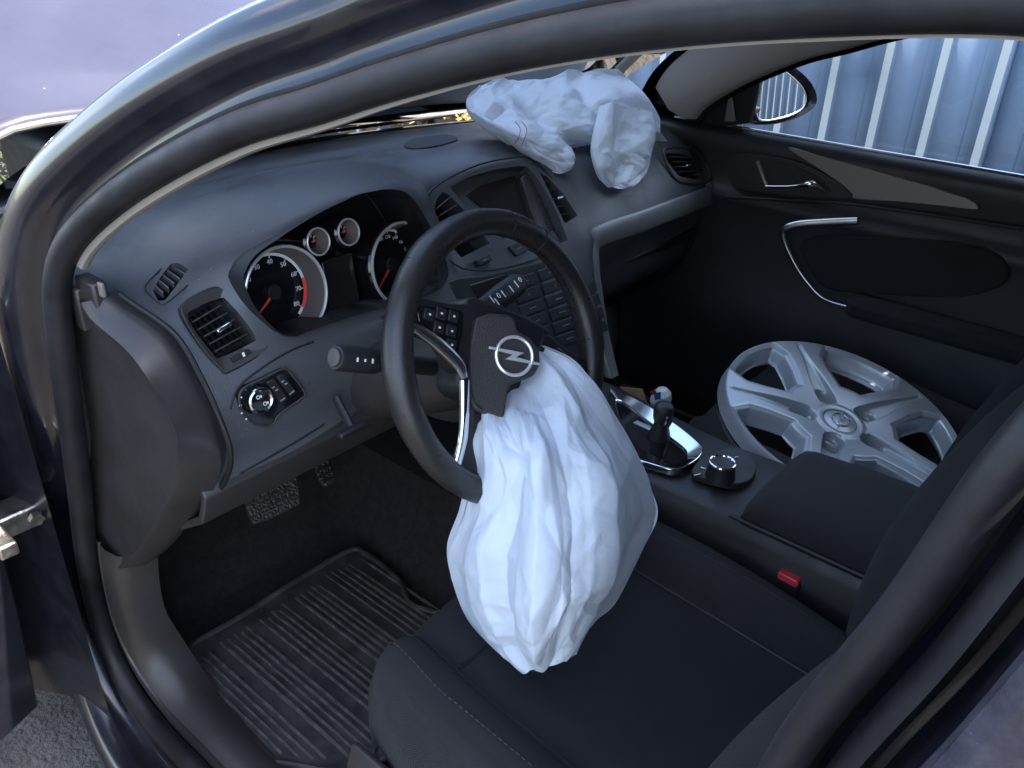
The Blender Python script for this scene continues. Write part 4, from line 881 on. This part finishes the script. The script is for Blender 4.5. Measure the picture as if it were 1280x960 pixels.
# ---------------------------------------------------------------- seats
def seat(cx, flip, name, label):
    s = empty(name, (cx, -.25, .23), label, None, car)
    def S(x, y, z): return V(cx+x*flip, y, z)
    # cushion: rows front to back, profile across
    prof = []
    for (y, zc, dz, wd) in ((.045, .47, -.03, .215), (.055, .525, -.02, .220), (.035, .567, -.006, .228), (-.01, .585, .004, .240), (-.12, .578, .016, .262), (-.28, .560, .026, .262), (-.42, .548, .022, .255), (-.52, .55, .0, .245)):
        row = []
        for (fx, fz) in ((-1.0, -.14), (-1.03, -.07), (-1.01, -.015), (-.95, .020), (-.84, .032), (-.72, .018), (-.62, -.006), (-.4, -.002), (0, .004), (.4, -.002), (.62, -.006), (.72, .018), (.84, .032), (.95, .020), (1.01, -.015), (1.03, -.07), (1.0, -.14)):
            z = zc+(fz if fz < -.01 else fz*(1 if y < .0 else .5)+dz*abs(fx)**2)
            row.append(S(fx*wd, y-.02*abs(fx)**3 if y > 0 else y, max(z+.006*noise.noise(V(fx*2.5, y*9, cx*3)), .36)))
        prof.append(row)
    rows_ = [spline(r_, 3) for r_ in prof]; rows_ = [[cr([rows_[i][j] for i in range(len(rows_))], t/4) for j in range(len(rows_[0]))] for t in range((len(rows_)-1)*4)]+[rows_[-1]]
    cu_ = MB().grid(rows_).build('cushion', M['fabric'], s, smooth=70)
    # seams of lighter thread
    def cy(fx, t):
        y = .052-.50*t; return y
    dep = BVHTree.FromPolygons([v.co+ORG[cu_] for v in cu_.data.vertices], [tuple(p.vertices) for p in cu_.data.polygons])
    def top(x, y):
        h = dep.ray_cast(V(cx+x*flip, y, 1.2), V(0, 0, -1)); return h[0]
    for sgn in (-1, 1):
        for fx in (.165, .215):
            pts = [top(sgn*fx*(1-.10*max(0, 1-k/4)), .040-.035*k) for k in range(16)]
            pts = [p+V(0, 0, .0008) for p in pts if p]
            if fx < .2: MB().tube(pts, .0028, 6).build('seam_groove', M['black'], s)
            qd = MB(); L_ = spline([p+V(.006*sgn*flip, 0, .0016) for p in pts], 8)
            for i in range(0, len(L_)-1): 
                if i % 2 == 0: qd.tube([L_[i], L_[i+1]], .0009, 4)
            qd.build('stitching', M['stitch'], s, smooth=0)
    cp = [top(x, -.07) for x in [-.155+.031*k for k in range(11)]]; cp = [p+V(0, 0, .0005) for p in cp if p]
    MB().tube(cp, .0022, 6).build('seam_groove', M['black'], s)
    # plastic side valance and base
    for sgn in (-1, 1):
        MB().grid([[S(sgn*.268, y, .47), S(sgn*.280, y, .44), S(sgn*.282, y, .36), S(sgn*.272, y, .30)] for y in (.02, -.05, -.2, -.4, -.55)]).build('side_cover', M['dash2'], s, smooth=60, solid=.012, bevel=.004)
    MB().box(S(0, -.25, .36), (.46, .50, .14)).build('seat_base', M['black'], s, bevel=.02)
    for sgn in (-1, 1): MB().box(S(sgn*.19, -.22, .255), (.04, .66, .035)).build('seat_rail', M['dark'], s, bevel=.003)
    # backrest
    rows_ = []
    for (z, y, wd, bol) in ((.50, -.47, .23, .02), (.60, -.485, .245, .05), (.75, -.515, .262, .07), (.92, -.56, .268, .065), (1.06, -.60, .255, .04), (1.15, -.635, .23, .015), (1.185, -.665, .19, .0)):
        row = [S(fx*wd, y+(bol if abs(fx) > .8 and abs(fx) < 1.01 else bol*.3 if abs(fx) > .65 else 0)-(.10 if abs(fx) > 1.005 else 0), z) for fx in (-1.02, -1.0, -.9, -.7, -.4, 0, .4, .7, .9, 1.0, 1.02)]
        rows_.append(spline(row, 3))
    rows_ = [[cr([rows_[i][j] for i in range(len(rows_))], t/4) for j in range(len(rows_[0]))] for t in range((len(rows_)-1)*4)]+[rows_[-1]]
    bkk = [[p+V(0, -.11, 0) for p in r_] for r_ in rows_]
    MB().grid(rows_+bkk[::-1]).build('backrest', M['fabric2'], s, smooth=70)
    hr = MB().box(S(0, -.72, 1.30), (.25, .10, .17)).build('headrest', M['fabric2'], s, bevel=.04, seg=4)
    for sgn in (-1, 1): MB().tube([S(sgn*.06, -.70, 1.15), S(sgn*.06, -.715, 1.25)], .006, 8).build('headrest_post', M['chrome'], s)
    return s
seat(-.375, 1, 'driver_seat', 'black fabric driver seat with stitched bolsters under the hanging airbag')
seat(.40, 1, 'passenger_seat', 'black fabric passenger seat carrying the loose wheel cover')
MB().box((0, -1.35, .50), (1.25, .50, .22)).box((0, -1.62, .82), (1.25, .16, .62)).build('rear_bench', M['fabric'], car, bevel=.04, seg=3)
# seat belt buckle
bkc = at(988, 722, x=-.105)
bk_ = MB().box(bkc+V(0, .0, -.05), (.022, .035, .10)).build('belt_buckle', M['black'], car, bevel=.004)
MB().box(bkc+V(-.002, 0, .003), (.020, .031, .012)).build('release_button', M['red'], bk_, bevel=.002)

# ---------------------------------------------------------------- centre console
cn = []
for (y, zt, wl, wr) in ((.24, .66, -.12, .14), (.12, .665, -.112, .125), (.0, .66, -.105, .112), (-.12, .655, -.10, .105), (-.22, .66, -.10, .105), (-.26, .665, -.10, .105), (-.8, .665, -.10, .105)):
    cn.append([V(wl-.012, y, .30), V(wl-.010, y, .55), V(wl-.004, y, zt-.03), V(wl+.004, y, zt-.006), V(wl+.016, y, zt), V(0, y, zt+.003), V(wr-.016, y, zt), V(wr-.004, y, zt-.006), V(wr+.004, y, zt-.03), V(wr+.010, y, .5), V(wr+.012, y, .30)])
cns = MB().grid(cn).build('centre_console', M['dark'], car, smooth=50, label='black centre console with chrome shifter surround and armrest')
OZ = V(0, 0, .668); nZ = V(0, 0, 1)
outer_ = spline(pxs([(762, 488), (778, 494), (806, 508), (845, 534), (872, 556), (878, 567), (870, 578), (852, 588), (838, 590), (815, 584), (790, 575), (776, 560), (766, 530)], OZ, nZ), 4, True)
inner_ = spline(pxs([(770, 502), (782, 506), (805, 524), (835, 546), (855, 562), (858, 570), (856, 576), (846, 580), (836, 579), (816, 570), (798, 558), (784, 540), (774, 520)], OZ, nZ), 4, True)
MB().frameprism([p+V(0, 0, .006) for p in outer_], [p+V(0, 0, .002) for p in inner_], nZ, .012).build('shifter_surround', M['chrome'], cns, smooth=50, bevel=.002)
MB().prism([p+V(0, 0, -.001) for p in inner_], nZ, .004).build('shifter_plate', M['piano'], cns)
MB().box(at(820, 543, z=.667)+V(.01, 0, 0), (.012, .10, .003)).build('shift_gate', M['satin'], cns, bevel=.001)
gl0 = at(824, 545, z=.668)
gt = at(830, 511, y=gl0.y-.005)
lvr = MB().tube([gl0, gl0.lerp(gt, .35), gl0.lerp(gt, .62)], [.020, .014, .012], 14).tube([gl0.lerp(gt, .6), gl0.lerp(gt, .75), gl0.lerp(gt, .95), gl0.lerp(gt, 1.1), gl0.lerp(gt, 1.16)], [.0145, .0165, .0175, .0155, .008], 16).build('gear_lever', M['dark'], cns, smooth=60)
for s in (-1, 0, 1): MB().tube([gl0.lerp(gt, .60)+V(-.012, -.012+s*.008, 0), gl0.lerp(gt, .92)+V(-.014, -.016+s*.010, 0)], .0018, 6).build('lever_trim', M['chrome'], cns)
# control knob and its keys behind the lever
plate_ = spline(pxs([(864, 590), (885, 570), (915, 562), (940, 572), (945, 590), (935, 604), (915, 608), (880, 600)], OZ, nZ), 3, True)
MB().prism([p+V(0, 0, .005) for p in plate_], nZ, .012).build('knob_plate', M['dark'], cns, bevel=.002)
kO2 = at(903, 578, z=.700)
MB().lathe(kO2-V(0, 0, .030), nZ, [(.024, 0), (.0225, .010), (.021, .028), (.019, .030), (.0001, .0305)], 40).build('control_knob', M['dark'], cns)
MB().ring(kO2, nZ, .0195, .0022, 40, 8).build('control_knob_ring', M['chrome'], cns)
for (a, b) in (((868, 594), (876, 592)), ((876, 584), (882, 586)), ((918, 572), (923, 571))):
    MB().tube([at(*a, z=.6745), at(*b, z=.6745)], .0012, 5).build('key_mark', M['white'], cns)
# armrest
ar = MB().grid([[V(-.098, y, .655), V(-.104, y, .675), V(-.103, y, z-.012), V(-.094, y, z-.002), V(-.06, y, z+.004), V(.0, y, z+.006), V(.06, y, z+.004), V(.092, y, z-.002), V(.100, y, z-.012), V(.101, y, .675), V(.096, y, .655)] for y, z in ((-.236, .672), (-.238, .690), (-.246, .700), (-.262, .706), (-.36, .712), (-.5, .716), (-.8, .716))])
ar.build('armrest', M['fabric2'], cns, smooth=60)
MB().tube([V(-.106, y, .668) for y in (-.22, -.4, -.6, -.8)], .0035, 6).build('armrest_seam', M['black'], cns)
# bits left in the console tray
OT = V(0, .10, .68)
cb = tag(MB().prism([at(776, 484, y=.12), at(803, 486, y=.12), at(813, 512, y=.12), at(790, 500, y=.12)], V(-.4, -.8, .3), .004).build('cardboard_piece', M['card'], None, smooth=0), 'scrap of tan cardboard standing ahead of the gear lever', 'cardboard')
wr = MB(); rows_ = []
c0 = at(826, 499, y=.09)
for i in range(7):
    a = i/6*math.pi; rows_.append([c0+V(.026*math.cos(2*math.pi*k/14)*math.sin(a)*(1+.25*noise.noise(V(i, k, 2))), .02*math.sin(2*math.pi*k/14)*math.sin(a), .026*math.cos(a)*(1+.2*noise.noise(V(k, i, 7)))) for k in range(14)])
wr.grid(rows_, closeu=True)
wro = tag(wr.build('sweet_wrapper', M['wrap'], None, smooth=25), 'crumpled white wrapper with blue and red patches beside the gear lever', 'wrapper')
MB().prism([at(818, 492, y=.066), at(826, 490, y=.066), at(826, 499, y=.066), at(819, 500, y=.066)], V(-.4, -.8, .3), .002).build('blue_patch', M['wrapb'], wro)
MB().prism([at(813, 489, y=.066), at(820, 488, y=.066), at(820, 493, y=.066), at(814, 494, y=.066)], V(-.4, -.8, .3), .002).build('red_patch', M['red'], wro)

# ---------------------------------------------------------------- pedals and mat
OP = V(-.40, .53, .48); nP = V(-.1, -.75, .65).normalized()
bpd = MB().prism(spline(pxs([(304, 610), (318, 602), (362, 593), (370, 597), (375, 625), (368, 634), (325, 653), (313, 648)], OP, nP), 3, True), nP, .012).build('brake_pedal', M['pedal'], car, smooth=40, bevel=.003)
cP = atp(342, 620, OP, nP)
MB().tube([cP-nP*.01, cP+V(0, .05, .06), cP+V(0, .10, .25)], .010, 8).build('pedal_arm', M['dark'], bpd)
pe1, pe2, _ = frame(nP)
for i in range(5):
    for j in range(3):
        MB().box(cP+pe1*(-.030+.015*i)+pe2*(-.018+.018*j)+nP*.001, (.010, .012, .004), (pe1, pe2, nP)).build('pedal_stud', M['pedal'], bpd, bevel=.001)
OA = V(-.28, .60, .45)
acc = MB().prism(spline(pxs([(392, 575), (408, 570), (420, 598), (404, 607)], OA, nP), 3, True), nP, .012).build('accelerator_pedal', M['pedal'], car, bevel=.003)
cA = atp(406, 588, OA, nP); 
for j in range(4): MB().box(cA+pe2*(-.02+.013*j)+nP*.001, (.028, .005, .004), (pe1, pe2, nP)).build('pedal_rib', M['dark'], acc)
MB().tube([cA-nP*.01, cA+V(0, .06, .08), cA+V(0, .10, .22)], .008, 8).build('pedal_arm', M['dark'], acc)
# rubber mat with raised ribs
mz = .262
def Z(px, py, z=mz): return at(px, py, z=z)
mo = spline([Z(238, 812), Z(300, 773), Z(370, 728), Z(436, 690), Z(458, 694), Z(500, 728), Z(520, 760), V(-.20, .15, mz), V(-.30, .08, mz), V(-.55, .10, mz), Z(352, 955), Z(338, 950), Z(290, 900), Z(250, 850)], 4, True)
fm = empty('floor_mat', (-.42, .3, .25), 'dusty black ribbed rubber floor mat in the driver footwell', 'floor mat')
MB().prism(mo, nZ, .008).build('mat_base', M['mat'], fm, bevel=.002)
rim_ = [p+V(0, 0, .003) for p in mo]
rows_ = []
k_ = len(rim_)
for i, p in enumerate(rim_):
    t = (rim_[(i+1) % k_]-rim_[i-1]).normalized(); a = t.cross(nZ); rows_.append([p+a*(.006*math.cos(2*math.pi*j/8))+nZ*(.006*math.sin(2*math.pi*j/8)) for j in range(8)])
MB().grid(rows_, closeu=True, closev=True).build('mat_rim', M['mat'], fm)
import bisect
def inside(x, y):
    c = False
    for i in range(k_):
        a, b = mo[i], mo[i-1]
        if (a.y > y) != (b.y > y) and x < (b.x-a.x)*(y-a.y)/(b.y-a.y)+a.x: c = not c
    return c
for i in range(34):
    x = -.645+i*.0135; yy = [y for y in [.05+.005*k for k in range(110)] if inside(x, y) and inside(x+.008, y+.012) and inside(x-.008, y-.012) and inside(x, y+.02) and inside(x, y-.02)]
    if len(yy) < 6: continue
    ya, yb = yy[0], yy[-1]
    if i % 6 == 5: continue
    hh = random.uniform(.0035, .0065)
    MB().box((x+random.uniform(-.0008, .0008), (ya+yb)/2, mz+.002), (random.uniform(.0035, .006), yb-ya-random.uniform(0, .02), hh), taper=.7).build('mat_rib', M['matrib'], fm, smooth=0)

# ---------------------------------------------------------------- passenger door, its mirror and trims
pdp = [(.735, 1.035), (.715, 1.042), (.695, 1.036), (.682, 1.02), (.688, .985), (.695, .95), (.694, .925), (.684, .912), (.676, .895), (.684, .87), (.690, .80), (.690, .72), (.680, .66), (.675, .60), (.685, .50), (.70, .35), (.735, .26)]
pd_ = []
for y in (.50, .44, .40, .34, .2, .05, -.15, -.35, -.6, -.66):
    d_ = .012 if y > .42 else 0
    pd_.append(spline([V(x+d_, y, z) for x, z in pdp], 2))
pdo = MB().grid(pd_).build('passenger_door', M['lining'], car, smooth=60, label='dark passenger door lining with chrome pull and grey insert')
MB().grid([[V(.90, y, .60), V(.86, y, .95), V(.79, y, 1.0), V(.765, y, 1.02), V(.758, y, 1.03)] for y in (.62, .3, 0, -.4, -.66)]+[]).build('outer_skin', M['paint'], pdo, smooth=60, solid=.01)
MB().grid([[V(.90, y, .62), V(.905, y, .40), V(.86, y, .24)] for y in (.62, 0, -.66)]).build('outer_skin', M['paint'], pdo, smooth=60, solid=.01)
# side glass follows the frame opening
gr_ = []
for k in range(0, 9*SUBP, 3):
    q = ML[k][0]; pz = q.z; b = V(.742, q.y, 1.025)
    if q.y > .40: continue
    gr_.append([q+V(.006, 0, .01), q.lerp(b, .33)+V(.012, 0, 0), q.lerp(b, .66)+V(.012, 0, 0), b])
MB().grid(gr_).build('window', M['glass'], pdo, smooth=80)
MB().tube([V(.722, y, 1.042) for y in (.42, .2, 0, -.3, -.62)], .005, 8).build('belt_seal', M['satin'], pdo)
nX = V(-1, 0, 0)
def dx(pts, x, k=3): return spline([at(a, b, x=x) for a, b in pts], k, True)
ins = [at(a, b, x=.6785) for a, b in ((985, 186), (1000, 188), (1020, 194), (1050, 202), (1085, 211), (1120, 221), (1160, 232), (1186, 241), (1213, 250), (1222, 262), (1180, 258), (1120, 252), (1066, 248), (1056, 234), (1028, 214))]
MB().prism(spline(ins, 3, True), nX, .02).build('trim_insert', M['taupe'], pdo, smooth=40, bevel=.002)
bz = dx([(911, 205), (918, 195), (936, 192), (986, 199), (1026, 215), (1053, 232), (1064, 248), (1010, 247), (940, 240), (915, 232)], .6755)
MB().prism(bz, nX, .012).build('handle_bezel', M['dark'], pdo, smooth=40, bevel=.002)
pk = dx([(948, 201), (985, 206), (1020, 220), (1036, 236), (1030, 242), (970, 236), (957, 232)], .6725)
MB().prism(pk, nX, .004).build('handle_pocket', M['black'], pdo, bevel=.001)
MB().tube(spline([at(947, 201, x=.670), at(952, 215, x=.669), at(958, 231, x=.670)], 4), .0045, 8).build('pocket_edge', M['taupe'], pdo)
MB().tube(spline([at(958, 233, x=.664), at(985, 233, x=.657), at(1005, 231, x=.655), at(1018, 230, x=.657), at(1032, 239, x=.664)], 5), [.005]*9+[.007, .009, .011, .012, .012, .011, .009, .007, .005, .004, .003, .002][:12], 12, flat=.7).build('door_handle', M['chrome'], pdo, smooth=60)
# chrome grab loop
lp = spline([at(1072, 276, x=.668), at(1030, 278, x=.662), at(996, 281, x=.655), at(979, 289, x=.653), at(981, 305, x=.655), at(994, 332, x=.658), at(1010, 355, x=.660), at(1030, 374, x=.662), at(1065, 385, x=.664), at(1112, 392, x=.666)], 6)
n_l = len(lp)
MB().tube(lp, [.0085 if i < n_l*.3 else max(.0032, .0085*(1-(i/n_l-.3)*2.2)) for i in range(n_l)], 10, flat=.55, up=V(1, 0, 0)).build('grab_handle', M['satin'], pdo, smooth=60)
MB().tube(spline([at(905, 246, x=.674), at(985, 250, x=.672), at(1080, 257, x=.672), at(1280, 286, x=.674)], 5), .004, 8).build('panel_ridge', M['dark'], pdo)
MB().prism(dx([(1000, 300), (1100, 296), (1230, 310), (1260, 350), (1200, 372), (1090, 368), (1035, 362), (1012, 340)], .668), nX, .012).build('armrest_pad', M['fabric2'], pdo, smooth=40, bevel=.005, seg=3)
MB().box((.66, -.30, .735), (.06, .42, .045)).build('door_armrest', M['fabric2'], pdo, bevel=.015, seg=3)
# pale pillar trim, mirror sail
pl = []
for k in range(0, 95, 2):
    p, N, B, wd = ML[k]
    pl.append([p+B*-.004+N*-.008, p+B*-.03+N*-.010, p+B*-.055+N*.01, p+B*-.06+N*.05, p+B*-.02+N*.115])
MB().grid(pl).build('pillar_trim', M['beige2'], car, smooth=70, label='pale grey trim inside the passenger side pillar')
MB().prism([at(846, 158, x=.715), at(870, 136, x=.71), at(938, 92, x=.70), at(950, 100, x=.70), at(936, 154, x=.715), at(900, 160, x=.72)], nX, .02).build('mirror_sail', M['dark'], pdo, bevel=.003)
tw = at(911, 140, x=.700)
MB().prism([at(905, 152, x=.698), at(910, 122, x=.695), at(915, 121, x=.695), at(919, 152, x=.698)], nX, .006).build('tweeter', M['greytrim'], pdo, bevel=.002)
mO = V(.93, .30, 1.09); nMi = V(-.42, -.9, .05).normalized()
ho = spline(pxs([(908, 105), (922, 88), (950, 77), (968, 76), (994, 86), (1013, 104), (1020, 124), (1012, 138), (985, 151), (955, 156), (925, 153), (912, 140)], mO, nMi), 3, True)
cM = sum(ho, Vector())/len(ho)
hm = MB(); hm.grid([[p+nMi*.004 for p in ho], ho, [cM+(p-cM)*1.04-nMi*.02 for p in ho], [cM+(p-cM)*1.0-nMi*.05 for p in ho], [cM+(p-cM)*.8-nMi*.085 for p in ho], [cM+(p-cM)*.45-nMi*.105 for p in ho]], closeu=True)
hm.f.append(tuple(range(len(hm.v)-len(ho), len(hm.v))))
hm.grid([[cM+(p-cM)*.93-nMi*.012 for p in ho], [p+nMi*.004 for p in ho]], closeu=True)
mir = hm.build('door_mirror', M['paint'], pdo, smooth=50)
mg = spline(pxs([(942, 100), (950, 88), (966, 83), (985, 93), (1002, 110), (1006, 126), (998, 138), (976, 147), (952, 150), (944, 140)], mO, nMi), 3, True)
MB().prism([p+nMi*.0045 for p in mg], nMi, .004).build('mirror_glass', M['mirror'], pdo, smooth=0)
lip('mirror_rim', mg, nMi, .0022, M['satin'], .004, pdo)
MB().tube([V(.72, .36, 1.05), V(.80, .33, 1.055), cM+V(-.03, .03, -.04)], [.03, .026, .024], 12, flat=.6).build('mirror_arm', M['dark'], pdo)

# ---------------------------------------------------------------- loose wheel cover on the passenger seat
cc = V(.330, -.225, .654); cnrm = V(-.05, -.242, .97).normalized(); RC = .228
ce1 = V(1, 0, 0); ce1 = (ce1-cnrm*ce1.dot(cnrm)).normalized(); ce2 = cnrm.cross(ce1)
wc = empty('wheel_cover', cc-cnrm*.05, 'silver five spoke plastic wheel cover lying loose on the passenger seat', 'wheel cover')
def CP(r_, a, h): return cc+ce1*(r_*math.cos(a))+ce2*(r_*math.sin(a))+cnrm*h
def sm(a, b, x):
    t = max(0, min(1, (x-a)/(b-a))); return t*t*(3-2*t)
def cover_h(r_, a):
    s = ((a-A5)/(2*math.pi/5)+.5) % 1-.5; d = abs(s)*2*math.pi/5*r_                      # arc distance from spoke centre line
    h = -.022*(1-(r_/RC)**2)+.010*math.sin(math.pi*min(1, r_/RC))
    h -= .030*sm(RC-.007, RC, r_)                                                       # rolled edge
    half = .041+.14*max(0, .145-r_) + .65*max(0, r_-.182)
    gap = (math.pi/5*r_-d)                                                            # distance from window centre line
    inw = min(d-half*1.0, (.212-r_)*1.1, (r_-.106)*1.0)                               # >0 inside a window
    if inw > -.010:
        out = sm(-.010, .0, inw)*.004; h -= out
    if inw > 0: h -= .030*sm(0, .013, inw)
    hole_ = inw > .0135
    gw = .0035+.015*sm(.205, .075, r_)                                                 # groove down each spoke
    ing = min(gw-abs(d), (.212-r_)*.5, (r_-.056))
    if ing > -.0015: h -= (.004+.010*sm(.19, .075, r_))*sm(-.0015, .0035, ing)
    lug = .0205-math.hypot(d*1.05, (r_-.070)*.9)
    if lug > -.002: h -= .016*sm(-.002, .003, lug)
    h += .0035*sm(.029, .033, r_)*sm(.05, .040, r_)
    if r_ < .030: h = -.012-.004*(r_/.03)**2
    return h, hole_
A5 = R(50)
dsk = MB(); nr, na = 120, 480; vv_ = []; hh_ = []
for i in range(nr+1):
    r_ = .0005+(RC-.0005)*i/nr
    for k in range(na):
        a = 2*math.pi*k/na; h, ho_ = cover_h(r_, a); vv_.append(CP(r_, a, h)); hh_.append(ho_)
ff_ = []
for i in range(nr):
    for k in range(na):
        q4 = (i*na+k, i*na+(k+1) % na, (i+1)*na+(k+1) % na, (i+1)*na+k)
        if sum(hh_[j] for j in q4) < 3: ff_.append(q4)
dsk.add(vv_, ff_)
dsk.lathe(cc, cnrm, [(RC, -.034), (RC-.010, -.055), (RC-.014, -.055)], 96, e=(ce1, ce2, cnrm))
dsk.build('disc', M['silver'], wc, smooth=60, fixn=False)
MB().ring(cc+cnrm*-.0115, cnrm, .0165, .0012, 40, 6, e=(ce1, ce2, cnrm)).build('emblem', M['satin'], wc)
MB().ring(cc+cnrm*-.016, cnrm, .031, .0012, 48, 6, e=(ce1, ce2, cnrm)).build('cap_edge', M['dark'], wc)
zb = R(25); zx = ce1*math.cos(zb)+ce2*math.sin(zb); zy = cnrm.cross(zx)
MB().prism([cc+zx*a*.8+zy*b*.8+cnrm*-.0095 for a, b in bp], cnrm, .004).build('emblem_bolt', M['satin'], wc, smooth=0)
